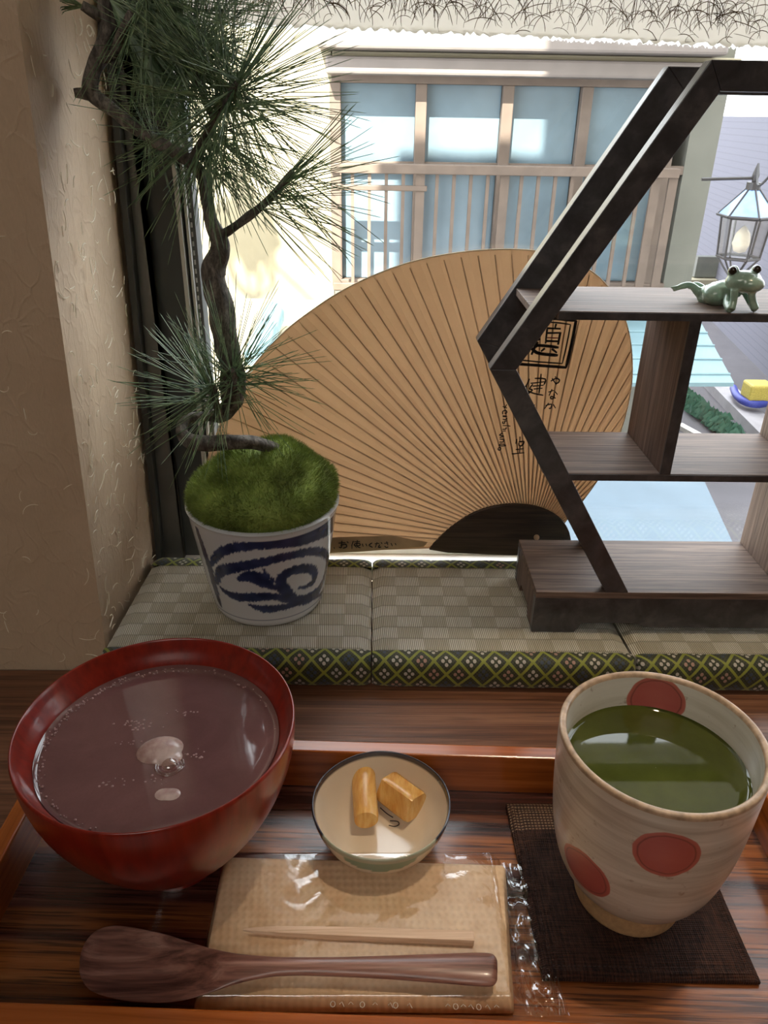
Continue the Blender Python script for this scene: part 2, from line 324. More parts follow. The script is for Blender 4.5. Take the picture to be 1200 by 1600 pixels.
MB().prism(ed+top, YW+.0004, YW+.0006).build('torn_edge', t.m, ws)
# ================================================================= TATAMI MATS
def mat_obj(quad, label):
    # quad: front-left, front-right, back-right, back-left (x, y)
    fl, fr, br, bl = [Vector((a, b, 0)) for a, b in quad]
    c = (fl+fr)/2; root = thing('tatami_mat', label, 'mat', (c.x, c.y, 0), group='small tatami mats on the window ledge')
    D = ((bl+br)/2-c).length; r = .0048; bw = .011
    prof = [(.002, .0004)]+[(r-r*math.cos(a)*1.0, r-r*math.sin(a)) for a in []]
    bwb = .0155
    def prof_(bw): return [(.004, .0003), (.0012, .0022), (0, .006), (-.0004, .011), (.0, .0155), (.0014, .0192), (.0042, ZT-.0005), (bw*.75, ZT+.0001), (bw, ZT-.0001)]
    def strip(flip):
        n = 60; vs = []; uv = []; fp = prof_(bwb if flip else bw)
        lens = [0]
        for i in range(1, len(fp)): lens.append(lens[-1]+math.dist(fp[i], fp[i-1]))
        for j, (d, z) in enumerate(fp):
            for i in range(n+1):
                s = i/n; a = fl.lerp(fr, s); b = bl.lerp(br, s); W_ = (fr-fl).length
                e = min(s, 1-s)*W_; pinch = .0022*math.exp(-e/.0022)
                dd = d+pinch*(1 if j < 7 else 0); zz = z-(pinch*.6 if 3 < j else 0)
                t_ = dd/D; p = a.lerp(b, 1-t_ if flip else t_); p.z = max(zz, .0002)+.0002*math.sin(s*37+j)
                vs.append(p); uv.append((s*W_/.0148, lens[j]/.0172+.18))
        m = len(fp); fs = [(j*(n+1)+i, j*(n+1)+i+1, (j+1)*(n+1)+i+1, (j+1)*(n+1)+i) for j in range(m-1) for i in range(n)]
        # side caps
        k = len(vs); fs += [tuple(j*(n+1) for j in range(m-1)), tuple(j*(n+1)+n for j in range(m-2, -1, -1))]
        mb = MB().add(vs, fs); o = mb.build('cloth_border', M['brocade'], root, smooth=True, sharp=60)
        ul = o.data.uv_layers.new(name='UVMap')
        for lp in o.data.loops: ul.data[lp.index].uv = uv[lp.vertex_index]
    strip(False); strip(True)
    nx, ny = 24, 30; vs = []
    for j in range(ny+1):
        t_ = (bw*.7+(D-(bw+bwb)*.85)*j/ny)/D
        for i in range(nx+1):
            s = i/nx; p = fl.lerp(fr, s).lerp(bl.lerp(br, s), t_); W_ = (fr-fl).length; e = min(s, 1-s)*W_; p.z = ZT-.0004-.0028*math.exp(-e/.0016); vs.append(p)
    fs = [(j*(nx+1)+i, j*(nx+1)+i+1, (j+1)*(nx+1)+i+1, (j+1)*(nx+1)+i) for j in range(ny) for i in range(nx)]
    # skirts down the sides
    k = len(vs)
    for j in range(ny+1):
        for i in (0, nx): p = Vector(vs[j*(nx+1)+i]); vs.append(Vector((p.x, p.y, .001)))
    for j in range(ny):
        fs.append((j*(nx+1), (j+1)*(nx+1), k+2*(j+1), k+2*j)); fs.append((j*(nx+1)+nx, k+2*j+1, k+2*(j+1)+1, (j+1)*(nx+1)+nx))
    MB().add(vs, fs).build('woven_top', M['tatami'], root, smooth=True, sharp=50)
    return root
def q2(*pp): return [tuple(P(u, v, z=z)[:2]) for u, v, z in pp]
mat_obj([(-.161, .3635), (.0001, .3625), (.0001, .4835), (-.1562, .4835)], 'woven tatami mat under the pine pot, against the left wall')
mat_obj([(.0008, .3622), (.1590, .3605), (.1510, .4830), (.0008, .4835)], 'middle woven tatami mat, in front of the fan, under the shelf\'s left foot')
mat_obj([(.1608, .3600), (.325, .3600), (.325, .4830), (.1525, .4830)], 'rightmost woven tatami mat, under the shelf and behind the tea cup')

# ================================================================= TRAY
TZ = .006; TR = .0295; x0, x1, y0, y1 = -.154, .184, .157, .2805; w = .008
tr = thing('tray', 'rectangular orange-brown wooden tray holding the bowls, dish and cup', 'tray', (.015, .22, 0))
MB().box((x0-.002, y0-.002, .0005), (x1+.002, y1+.002, TZ)).build('tray_base', M['tray_floor'], tr)
def rim(a, b, name='tray_rim'):
    MB().box(a, b).build(name, M['tray_rim'], tr, bevel=.0009)
rim((x0-w, y1, 0), (x1+w, y1+w, TR)); rim((x0-w, y0-w, 0), (x1+w, y0, TR))
tv = wood('tray_side_wood', srgb(126, 62, 20), srgb(168, 88, 32), srgb(194, 110, 48), (160, 7, 160), .24, .3, pore=.1, bump=.05)
MB().box((x0-w, y0, 0), (x0, y1, TR)).build('tray_rim', tv, tr, bevel=.0009); MB().box((x1, y0, 0), (x1+w, y1, TR)).build('tray_rim', tv, tr, bevel=.0009)

tr.rotation_euler.z = math.radians(-2)
# ================================================================= SOUP BOWL
bc = (-.0883, .2432, TZ+.0002)
t = NT('red_lacquer'); n = t.noise(t.obj((260, 260, 12)), 1, 5, .6); n2 = t.noise(t.obj(), 30, 4)
t.set(Base_Color=t.mix(t.math('MULTIPLY', n2, .3), t.ramp(n, [(.3, srgb(116, 26, 14)), (.7, srgb(158, 42, 24))]), srgb(112, 22, 20)), Roughness=.30, Coat_Weight=.4, Coat_Roughness=.12); t.bump(n, .08, .0004); M['lacq'] = t.m
HB = .0788; RS = .0568
out = [(0, 0), (0.0205, 0), (.0212, .0004), (.0214, .0040)]+[(.022+(RS-.022)*(1-(1-t_)**2.0), .0042+(HB-.0052)*t_) for t_ in [i/12 for i in range(13)]]
inn = [(RS-.0003, HB), (RS-.0012, HB-.0004), (.0535, .0735), (.0496, .0672), (.0475, .058), (.043, .044), (.036, .030), (.025, .018), (.012, .0125), (0, .012)]
def dense(pr, k=4): return [(p.x, p.y) for p in smoothpath([(a, b, 0) for a, b in pr], k)]
sb = MB().lathe(bc, [(0, 0)]+dense(out[1:], 4)+dense(inn, 4), 128)
setp(sb.build('soup_bowl', M['lacq'], org=bc, smooth=True, sharp=70), 'large round red lacquered wooden bowl of sweet bean soup at the left of the tray', 'bowl')
zs = bc[2]+.0668
t = NT('bean_soup'); n = t.noise(t.obj(), 35, 6, .6, 1.0); n3 = t.noise(t.obj(), 900, 2)
t.set(Base_Color=t.mix(t.math('MULTIPLY', n3, .3), t.ramp(n, [(.3, srgb(112, 78, 77)), (.7, srgb(130, 92, 90))]), srgb(100, 64, 64)), Roughness=.04, Specular_IOR_Level=.75); t.bump(t.noise(t.obj(), 60, 2), .04, .0006)
rs = .0493
lq = MB().lathe((bc[0], bc[1], zs), [(rs*1.0+.0004, .0012), (rs-.0008, .0004), (rs-.002, 0.00005), (rs-.006, 0), (rs*.6, 0), (rs*.3, 0), (.0001, 0)], 96)
lq.f = [f for f in lq.f if len(f) < 10]
setp(lq.build('bean_soup', t.m, org=(bc[0], bc[1], zs), smooth=True), 'dark purple-brown sweet red bean soup filling the red bowl', 'soup')
fr = MB()
for _ in range(150):
    a = random.gauss(2.6, .9); r = rs*random.uniform(.92, .985); s = random.uniform(.0002, .0006)
    q = (bc[0]+r*math.cos(a), bc[1]+r*math.sin(a), zs+.0002+.0004*random.random())
    fr.lathe(q, [(0, -s), (s*.8, -s*.5), (s, 0), (s*.7, s*.5), (0, s*.6)], 8)
for (u, v, k) in ((205, 1130, 16), (285, 1115, 12), (180, 1222, 12), (300, 1180, 14), (225, 1135, 12), (190, 1160, 10), (240, 1218, 8)):
    c = P(u, v, z=zs)
    for _ in range(k):
        s = random.uniform(.0002, .0006); q = (c.x+random.gauss(0, .0035), c.y+random.gauss(0, .0012), zs+.0001)
        fr.lathe(q, [(0, -s), (s, -s*.2), (s, 0), (s*.6, s*.3), (0, s*.4)], 8)
setp(fr.build('soup_froth', plain('froth', srgb(186, 150, 146), .3), org=(bc[0], bc[1], zs), smooth=True), 'pale froth specks floating on the bean soup', 'froth', kind='stuff')
def blob(name, parts, m, org, vox=.0006, parent=None, smooth=3):
    mb = MB()
    for it in parts:
        if it[0] == 'e':   # ellipsoid: centre, radii, rotation z
            _, c, r, rz = it; n1, n2_ = 14, 20; vs = []; fs = []
            for i in range(n1+1):
                ph = math.pi*i/n1
                for k in range(n2_):
                    th = 2*math.pi*k/n2_; v = Vector((r[0]*math.sin(ph)*math.cos(th), r[1]*math.sin(ph)*math.sin(th), r[2]*math.cos(ph)))
                    v.rotate(Matrix.Rotation(rz, 3, 'Z')); vs.append(Vector(c)+v)
            fs = [(i*n2_+k, i*n2_+(k+1) % n2_, (i+1)*n2_+(k+1) % n2_, (i+1)*n2_+k) for i in range(n1) for k in range(n2_)]
            mb.add(vs, fs)
        else:
            _, pts, rad = it; pts2 = smoothpath(pts, 4); rr = []
            for i in range(len(pts2)):
                x = i/4; a = int(min(x, len(rad)-1)); b = min(a+1, len(rad)-1); rr.append(rad[a]+(rad[b]-rad[a])*(x-a))
            mb.tube(pts2, rr, 10)
    o = mb.build(name, m, parent, org=org, smooth=True)
    bm = bmesh.new(); bm.from_mesh(o.data); bmesh.ops.remove_doubles(bm, verts=bm.verts, dist=1e-6); bmesh.ops.recalc_face_normals(bm, faces=bm.faces); bm.to_mesh(o.data); bm.free()
    r = o.modifiers.new('fuse', 'REMESH'); r.mode = 'VOXEL'; r.voxel_size = vox; r.use_smooth_shade = True
    s = o.modifiers.new('soften', 'SMOOTH'); s.iterations = smooth; s.factor = .6
    return o
mc = P(250, 1172, z=zs)
t = NT('rice_cake'); t.set(Base_Color=t.ramp(t.noise(t.obj(), 120, 4), [(.35, srgb(176, 138, 130)), (.65, srgb(226, 202, 192))]), Roughness=.22, Subsurface_Weight=.2, Subsurface_Radius=(.004, .002, .002))
setp(blob('rice_cake', [('e', (mc.x, mc.y, zs-.0015), (.0102, .0082, .0048), .3), ('e', (mc.x+.004, mc.y-.004, zs-.002), (.0075, .006, .0036), 0)], t.m, (mc.x, mc.y, zs), .0005), 'pale rice cake breaking the surface of the bean soup', 'rice cake')
q = P(265, 1196, z=zs)
bub = MB(); R_ = .0036
bub.lathe((q.x, q.y, zs), [(R_*math.sin(a), R_*.75*math.cos(a)) for a in [math.pi/2*i/10 for i in range(10, -1, -1)]], 32); bub.f = [f for f in bub.f if len(f) < 10]
for k, R2 in ((1, .0046), (2, .0056)): bub.tube([(q.x+R2*math.cos(a), q.y+R2*math.sin(a), zs+.0001) for a in [i*.2618 for i in range(25)]], .00045, 6)
setp(bub.build('soup_bubble', glassy('bubble_film', (.95, .88, .86, 1), boost=5), org=(q.x, q.y, zs), smooth=True), 'clear round bubble beside the rice cake in the soup', 'bubble')
q = P(262, 1241, z=zs)
setp(MB().lathe((q.x, q.y, zs), [(.0001, .0006), (.0018, .0005), (.0034, .0003), (.0040, 0)], 24, wob=lambda a, z: 1+.25*math.cos(2*a)).build('rice_cake_crumb', t.m, org=(q.x, q.y, zs), smooth=True), 'small pale fleck floating in front of the bubble', 'crumb')

# ================================================================= TEA CUP
CZ = .0105; cc = (.1125, .2205, CZ)
def dotmat(name, dots, c1, c2):
    t = NT(name); n = t.noise(t.obj((12, 12, 160)), 1, 6, .6, .4); n2 = t.noise(t.obj(), 220, 3)
    c = t.ramp(n, [(.30, c2), (.52, c1), (.8, srgb(236, 228, 216))])
    c = t.mix(t.ramp(n2, [(.66, (0, 0, 0, 1)), (.74, (.6, .6, .6, 1))]), c, srgb(150, 116, 86))
    tc = t.n('ShaderNodeTexCoord')
    wob = t.math('MULTIPLY', t.math('SUBTRACT', t.noise(t.obj(), 90, 2), .5), .0022)
    for d, r in dots:
        ds = t.n('ShaderNodeVectorMath', props={'operation': 'DISTANCE'}, _0=tc.outputs['Object'], _1=d).outputs['Value']; dd = t.math('ADD', ds, wob)
        inside = t.ramp(t.math('DIVIDE', dd, r), [(.0, srgb(186, 92, 84)), (.7, srgb(176, 78, 74)), (.80, srgb(176, 82, 76)), (.84, srgb(104, 34, 34)), (.88, srgb(180, 88, 78)), (1, srgb(190, 108, 92))])
        inside = t.mix(t.math('MULTIPLY', n, .4), inside, srgb(206, 128, 114))
        c = t.mix(t.ramp(t.math('DIVIDE', dd, r), [(.97, (1, 1, 1, 1)), (1.0, (0, 0, 0, 1))]), c, inside)
    t.set(Base_Color=c, Roughness=.28, Coat_Weight=.25, Coat_Roughness=.08); t.bump(t.math('ADD', n, n2), .12, .0006); return t.m
HC = .0895; RT = .0390
cup_out = [(.0215, .0), (.0225, .001), (.0228, .010), (.0240, .0125), (.0285, .0175), (.0325, .026), (.0352, .037), (.0370, .050), (.0380, .064), (.0386, .078), (RT, .0875)]
co = dense(cup_out, 5)
def cup_r(z):
    for (r0, z0), (r1, z1) in zip(co, co[1:]):
        if z0 <= z <= z1 and z1 > z0: return r0+(r1-r0)*(z-z0)/(z1-z0)
    return RT
def on_cup(u, v):
    # where a viewing ray meets the outer wall of the cup
    d = RV*(u-600)/FPX-UV_*(v-800)/FPX+FV
    for i in range(2600, 5200):
        t_ = i*.0001; p = CP+d*t_; zz = p[2]-CZ
        if 0 < zz < .089 and math.hypot(p[0]-cc[0], p[1]-cc[1]) <= cup_r(zz): return Vector(p)-Vector(cc)
dts = [(on_cup(1042, 1337), .0118), (on_cup(912, 1362), .0118), (on_cup(1203, 1318) or Vector((.035, -.012, .055)), .0118)]
ci = Vector((.0335*math.cos(1.28), .0335*math.sin(1.28), .0775))
rimc = srgb(168, 128, 96)
M['cup'] = dotmat('cream_glaze', [(tuple(d), r) for d, r in dts if d], srgb(214, 204, 188), srgb(176, 160, 140)); M['cup_in'] = dotmat('cream_inner_glaze', [(tuple(ci), .0120)], srgb(222, 214, 200), srgb(200, 190, 172))
M['clay'] = plain('bare_clay', srgb(186, 154, 112), .7, nvar=.1, nscale=400, bump=.3); M['riml'] = plain('brown_rim_glaze', srgb(186, 158, 130), .3, nvar=.2, nscale=250)
cup = thing('tea_cup', 'tall cream glazed tea cup painted with red circles on the dark coaster', 'cup', cc)
wobc = lambda a, z: 1+.006*math.sin(2*a+1)+.004*math.sin(3*a)
foot = [p for p in co if p[1] <= .0115]; body = [p for p in co if p[1] >= .0110]
MB().lathe(cc, [(0, .002), (.018, .002), (.0195, 0)]+foot, 96).build('cup_foot', M['clay'], cup, smooth=True, sharp=50)
mb = MB().lathe(cc, body, 128, wob=wobc); mb.f = [f for f in mb.f if len(f) < 10]; mb.mi = mb.mi[:len(mb.f)]; mb.build('cup_body', M['cup'], cup, smooth=True)
rp = [(RT, .0875), (RT-.0002, .0890), (RT-.0012, HC), (RT-.0024, .0891), (RT-.0029, .0878)]
mb = MB().lathe(cc, dense(rp, 3), 128, wob=wobc); mb.f = [f for f in mb.f if len(f) < 10]; mb.mi = mb.mi[:len(mb.f)]; mb.build('cup_rim', M['riml'], cup, smooth=True)['label'] = 'brown edged rim'
ip = dense([(RT-.0029, .0878), (RT-.0036, .078), (RT-.0046, .064), (.0325, .045), (.029, .03), (.018, .018), (.0002, .016)], 4)
mb = MB().lathe(cc, ip, 128, wob=wobc); mb.f = [f for f in mb.f if len(f) < 10]; mb.mi = mb.mi[:len(mb.f)]; mb.build('inner_wall', M['cup_in'], cup, smooth=True)
zt = CZ+.0725; rt = .0352
t = NT('green_tea'); t.set(Base_Color=t.ramp(t.noise(t.obj(), 40, 4), [(.3, srgb(60, 66, 26)), (.7, srgb(76, 82, 34))]), Roughness=.03, Specular_IOR_Level=.5)
lq = MB().lathe((cc[0], cc[1], zt), [(rt+.0003, .0012), (rt-.0008, .0004), (rt-.002, 0), (rt-.006, 0), (rt*.4, 0), (.0001, 0)], 96, wob=wobc); lq.f = [f for f in lq.f if len(f) < 10]
setp(lq.build('green_tea', t.m, org=(cc[0], cc[1], zt), smooth=True), 'olive green tea filling the cream cup', 'tea')

# ================================================================= COASTER
t = NT('dark_linen'); sp = t.n('ShaderNodeSeparateXYZ', Vector=t.n('ShaderNodeTexCoord').outputs['Object']); X, Y = sp.outputs[0], sp.outputs[1]
wx = t.math('SINE', t.math('MULTIPLY', X, 2*math.pi/.0009)); wy = t.math('SINE', t.math('MULTIPLY', Y, 2*math.pi/.0009)); n = t.noise(t.obj((1200, 90, 1)), 1, 3); n2 = t.noise(t.obj((60, 1500, 1)), 1, 3)
c = t.mix(t.ramp(t.math('ADD', t.math('MULTIPLY', n, .5), t.math('MULTIPLY', n2, .5)), [(.40, (0, 0, 0, 1)), (.62, (1, 1, 1, 1))]), srgb(36, 24, 22), srgb(82, 54, 42))
band = t.math('MULTIPLY', t.math('GREATER_THAN', Y, .0265), t.ramp(t.math('FRACT', t.math('DIVIDE', Y, .0016)), [(.45, (0, 0, 0, 1)), (.5, (1, 1, 1, 1))])); dash = t.math('GREATER_THAN', t.math('SINE', t.math('MULTIPLY', X, 2*math.pi/.0016)), -.5)
c = t.mix(t.math('MULTIPLY', t.math('MULTIPLY', band, dash), .7), c, srgb(158, 130, 104))
t.set(Base_Color=c, Roughness=.85, Specular_IOR_Level=.25); t.bump(t.math('ADD', t.math('ADD', wx, wy), n), .6, .0004); M['linen'] = t.m
co0 = (.111, .2260, TZ); qd = [(.0690, .1830), (.1550, .1815), (.1555, .2695), (.0675, .2690)]
coaster = thing('coaster', 'square dark brown linen coaster under the tea cup', 'coaster', (co0[0], co0[1], TZ))
n_ = 40; vs = []
for lay in (0, 1):
    for j in range(n_+1):
        for i in range(n_+1):
            s, u_ = i/n_, j/n_; a = Vector(qd[0]).lerp(Vector(qd[1]), s); b = Vector(qd[3]).lerp(Vector(qd[2]), s); p = a.lerp(b, u_)
            e = min(s, 1-s, u_, 1-u_); k = min(1, e/.03); z = TZ+.0004+(.0034*(.45+.55*math.sqrt(k)) if lay else 0)+(.0003*math.sin(s*9+u_*7) if lay else 0)-(.0007*math.exp(-((e-.05)/.008)**2) if lay else 0)
            vs.append((p.x, p.y, z))
N1 = (n_+1)**2; fs = []
for j in range(n_):
    for i in range(n_): a = j*(n_+1)+i; fs += [(a, a+n_+1, a+n_+2, a+1), (N1+a, N1+a+1, N1+a+n_+2, N1+a+n_+1)]
for i in range(n_): fs += [(i, i+1, N1+i+1, N1+i), (n_*(n_+1)+i+1, n_*(n_+1)+i, N1+n_*(n_+1)+i, N1+n_*(n_+1)+i+1), (i*(n_+1), N1+i*(n_+1), N1+(i+1)*(n_+1), (i+1)*(n_+1)), (i*(n_+1)+n_, (i+1)*(n_+1)+n_, N1+(i+1)*(n_+1)+n_, N1+i*(n_+1)+n_)]
MB().add(vs, fs).build('cloth', M['linen'], coaster, smooth=True, sharp=50)
st = MB()
def inset(f): c_ = Vector((sum(a for a, _ in qd)/4, sum(b for _, b in qd)/4)); return [c_+(Vector(p)-c_)*f for p in qd]
pi_ = inset(.90)
for k in range(4):
    a, b = pi_[k], pi_[(k+1) % 4]
    for i in range(38):
        p0 = a.lerp(b, i/38+.004); p1 = a.lerp(b, i/38+.018); st.tube([(p0.x, p0.y, TZ+.0035), (p1.x, p1.y, TZ+.0035)], .00018, 5)
st.build('stitching', plain('stitch_thread', srgb(58, 36, 30), .7), coaster)

# ================================================================= SMALL DISH
dc = (.0054, .2478, TZ)
dout = [(.013, 0), (.0155, .0006), (.016, .003), (.0215, .0065), (.0268, .0135), (.0302, .0215), (.0314, .0265)]
din = [(.0312, .0272), (.0304, .0270), (.0290, .0215), (.0255, .0135), (.019, .0068), (.010, .0048), (.0002, .0044)]
mb = MB().lathe(dc, [(0, .001)]+dense(dout, 5)+dense(din, 5), 144, wob=lambda a, z: 1+.008*math.sin(2*a+.6)+.005*math.sin(5*a))
t = NT('dish_glaze'); at = t.n('ShaderNodeVertexColor', props={'layer_name': 'glaze'}); n = t.noise(t.obj(), 160, 4)
t.set(Base_Color=t.mix(t.math('MULTIPLY', n, .15), at.outputs[0], srgb(170, 150, 120)), Roughness=.16, Coat_Weight=.3, Coat_Roughness=.05)
dish = setp(mb.build('small_dish', t.m, org=dc, smooth=True), 'small round cream dish with a blue and green rim holding two pickle pieces', 'dish')
ca = dish.data.color_attributes.new('glaze', 'FLOAT_COLOR', 'POINT'); cream = np.array(srgb(220, 204, 180)); navy = np.array(srgb(26, 32, 52)); grn = np.array(srgb(118, 146, 122))
buf = np.empty((len(dish.data.vertices), 4), dtype=np.float32)
for i, v in enumerate(dish.data.vertices):
    a = math.degrees(math.atan2(v.co.y, v.co.x)); front = abs(((a+92+180) % 360)-180); z = v.co.z; nn = mnoise.noise(Vector((a*.12, z*300, 0)))*.0008; outer = i >= 0 and i < 144*31
    col = cream
    if z > .0248+nn*.2 and front > 52: col = navy
    elif front < 54 and z > .0242+nn*.2: col = grn*.6+cream*.4
    elif front < 30 and .0165+.005*(front/30)**2+nn < z < .0245 and outer: col = grn
    buf[i] = col
ca.data.foreach_set('color', buf.ravel())
mk = MB(); zc = dc[2]+.0052
def dpt(zx, zy): q = P(460+zx/4.286, 1150+zy/4.286, z=zc+.0005); return (q.x, q.y, q.z)
mk.tube(smoothpath([dpt(*p) for p in ((640, 568), (690, 572), (700, 592), (670, 606), (632, 598))], 4), .00025, 6)
mk.tube(smoothpath([dpt(*p) for p in ((575, 480), (620, 520), (660, 545))], 4), .00025, 6)
mk.build('painted_mark', plain('ink_brown', srgb(50, 40, 36), .3), dish)
# pickles
t = NT('pickle_flesh'); n = t.noise(t.obj((300, 60, 60)), 1, 5, .6, .5); t.set(Base_Color=t.ramp(n, [(.3, srgb(196, 134, 62)), (.55, srgb(220, 172, 98)), (.75, srgb(232, 196, 132))]), Roughness=.25, Subsurface_Weight=.3, Subsurface_Radius=(.005, .003, .001)); t.bump(n, .15, .0005); M['pick'] = t.m
def pickle(px0, px1, z0, z1, rad, label, shape):
    a = P(px0[0], px0[1], z=z0); b = P(px1[0], px1[1], z=z1); n = 28; m = 14; d = (b-a).normalized(); sd_ = d.cross(Vector((0, 0, 1))).normalized(); upv = sd_.cross(d)
    vs = []
    for i in range(m+1):
        s = i/m; p = a.lerp(b, s); endr = 1-.06*max(0, 1-min(s, 1-s)*m/1.2)**2
        for k in range(n):
            th = 2*math.pi*k/n; r = rad*shape(th)*endr*(1+.02*math.sin(3*th+s*5)); vs.append(p+(sd_*math.cos(th)+upv*math.sin(th))*r)
    fs = [(i*n+k, i*n+(k+1) % n, (i+1)*n+(k+1) % n, (i+1)*n+k) for i in range(m) for k in range(n)]+[tuple(range(n-1, -1, -1)), tuple(m*n+k for k in range(n))]
    c = (a+b)/2
    return setp(MB().add(vs, fs).build('pickle', M['pick'], org=(c.x, c.y, c.z-rad), smooth=True, sharp=35), label, 'pickle', group='pickle pieces in the small dish')
pickle((568, 1208), (572, 1282), dc[2]+.0150, dc[2]+.0135, .0058, 'straight round pickle stick, the left of the two in the dish', lambda th: 1)
pickle((603, 1228), (650, 1262), dc[2]+.0135, dc[2]+.0135, .0080, 'thick wedge-cut pickle piece leaning at right in the dish', lambda th: min(1.0, .80/max(.2, abs(math.cos(th-.5))), .86/max(.2, abs(math.sin(th-.25)))))

# ================================================================= WET TOWEL PACKET
t = NT('embossed_towel'); sp = t.n('ShaderNodeSeparateXYZ', Vector=t.n('ShaderNodeTexCoord').outputs['Object']); X, Y = sp.outputs[0], sp.outputs[1]
k_ = 2*math.pi/.0060
h = t.math('MULTIPLY', t.math('SINE', t.math('MULTIPLY', t.math('ADD', X, Y), k_)), t.math('SINE', t.math('MULTIPLY', t.math('SUBTRACT', X, t.math('MULTIPLY', Y, .8)), k_))); nz = t.noise(t.obj(), 80, 5)
t.set(Base_Color=t.mix(t.ramp(h, [(.2, (0, 0, 0, 1)), (.9, (.22, .22, .22, 1))]), t.ramp(nz, [(.3, srgb(216, 180, 140)), (.7, srgb(234, 206, 170))]), srgb(184, 144, 104)), Roughness=.7); t.bump(t.math('ADD', h, nz), .35, .0006); M['towel'] = t.m
tq = [(-.0655, .1715), (.0555, .1705), (.0615, .2325), (-.0655, .2365)]
def slabgrid(quad, nx, ny, ztop, zbot, nzf=0):
    vs = []
    for lay in (0, 1):
        for j in range(ny+1):
            for i in range(nx+1):
                s, u_ = i/nx, j/ny; a = Vector(quad[0]).lerp(Vector(quad[1]), s); b = Vector(quad[3]).lerp(Vector(quad[2]), s); p = a.lerp(b, u_)
                vs.append((p.x, p.y, ztop(s, u_, p) if lay else zbot))
    N = (nx+1)*(ny+1); fs = []; w_ = nx+1
    for j in range(ny):
        for i in range(nx): a = j*w_+i; fs += [(a, a+w_, a+w_+1, a+1), (N+a, N+a+1, N+a+w_+1, N+a+w_)]
    for i in range(nx): fs += [(i, i+1, N+i+1, N+i), (ny*w_+i+1, ny*w_+i, N+ny*w_+i, N+ny*w_+i+1)]
    for j in range(ny): fs += [(j*w_, N+j*w_, N+(j+1)*w_, (j+1)*w_), (j*w_+nx, (j+1)*w_+nx, N+(j+1)*w_+nx, N+j*w_+nx)]
    return MB().add(vs, fs)
TH = .0062
def tz(s, u_, p):
    e = min(s, 1-s)*.125; f = min(u_, 1-u_)*.063; return TZ+.0008+TH*min(1, (e/.002+.25))**.5*min(1, (f/.003+.25))**.5
setp(slabgrid(tq, 70, 36, tz, TZ+.0006).build('wet_towel', M['towel'], org=(-.004, .2, TZ), smooth=True, sharp=60), 'folded beige embossed hand towel sealed inside the clear packet', 'towel')
pk = thing('towel_packet', 'clear crinkled plastic packet around the beige towel, under the spoon', 'packet', (-.01, .2, TZ))
pq = [(-.092, .1690), (.0765, .1685), (.0700, .2350), (-.0905, .2400)]
def pz(s, u_, p):
    lx = min(max((p.x+.0665)/.004, 0), 1); rx = min(max((.0600-p.x)/.006, 0), 1); fy = min(max((p.y-.1690)/.004, 0), 1); by = min(max((.2385-p.y)/.003, 0), 1)
    base = TZ+.0012+(TH+.0006)*min(lx, rx, fy, by)**.6
    v = Vector((p.x*70, p.y*70, 0)); wr = abs(mnoise.noise(v*1.2))*.0007+mnoise.noise(v*.45)*.0006
    edge = 1 if rx < 1 or lx < 1 else .55
    return base+.0006+(abs(mnoise.noise(Vector((p.x*300, p.y*110, 3))))*.0022 if p.x > .0585 else 0)+wr*edge
M['plastic'] = glassy('clear_wrapper', (.98, .98, .98, 1), .05, .10, 26, 1.5, 3.2)
o = slabgrid(pq, 200, 90, pz, TZ+.0002); o.f = o.f[1::2][:200*90] if False else [f for f in o.f if min(f) >= 201*91]; o.mi = [0]*len(o.f)
o.build('wrapper_film', M['plastic'], pk, smooth=True)
for xx in (-.0885, .0735):
    sm = MB(); zz_ = TZ+.0024; line = []
    for k in range(61):
        y_ = .171+k*.00108; xs = xx-(y_-.171)*.07 if xx > 0 else xx
        line += [(xs-.0012, y_, zz_), (xs+.0012, y_+.0005, zz_+.0002)]
    sm.tube(line, .00012, 4); sm.build('crimped_seal', glassy('seal_film', (.85, .85, .86, 1), .1, 0, 1, 1.8, 2.5), pk)
pt = MB()
for k, u in enumerate((520, 534, 548, 566, 586, 610, 618, 640, 700, 712, 724, 736, 748, 762, 776)):
    q = P(u, 1569+(u-520)*.02, z=TZ+TH+.0018); w_ = .0009
    if k % 3 == 0: pt.tube([(q.x+w_*math.cos(a), q.y+w_*1.2*math.sin(a), q.z) for a in [i*.7854 for i in range(9)]], .00016, 5)
    else: pt.tube([(q.x-w_, q.y, q.z), (q.x, q.y+w_, q.z), (q.x+w_, q.y-(k % 2)*w_, q.z)], .00016, 5)
pt.build('printed_marks', plain('white_print', srgb(225, 222, 215), .4), pk)

# ================================================================= SPOON AND PICK
stn = [(124, 1500, 1518, .4), (128, 1482, 1530, .5), (138, 1464, 1545, .6), (155, 1450, 1554, .7), (180, 1445, 1561, .8), (215, 1449, 1566, 1), (260, 1459, 1567, 1), (300, 1472, 1560, 1), (335, 1482, 1549, 1), (370, 1489, 1537, 1.1), (410, 1493, 1528, 1.2), (450, 1495, 1524, 1.3), (520, 1495, 1525, 1.4), (600, 1493, 1529, 1.5), (680, 1490, 1535, 1.6), (740, 1488, 1540, 1.6), (766, 1489, 1541, 1.5), (774, 1494, 1537, 1.2), (777, 1500, 1531, .7)]
S2 = []
for i in range(len(stn)-1):
    for k in range(4):
        pts = [stn[max(i-1, 0)], stn[i], stn[i+1], stn[min(i+2, len(stn)-1)]]; t_ = k/4
        S2.append([.5*(2*b+(c-a)*t_+(2*a-5*b+4*c-d)*t_*t_+(3*b-a-3*c+d)*t_**3) for a, b, c, d in zip(*pts)])
S2.append(list(stn[-1]))
vs = []; n = 28
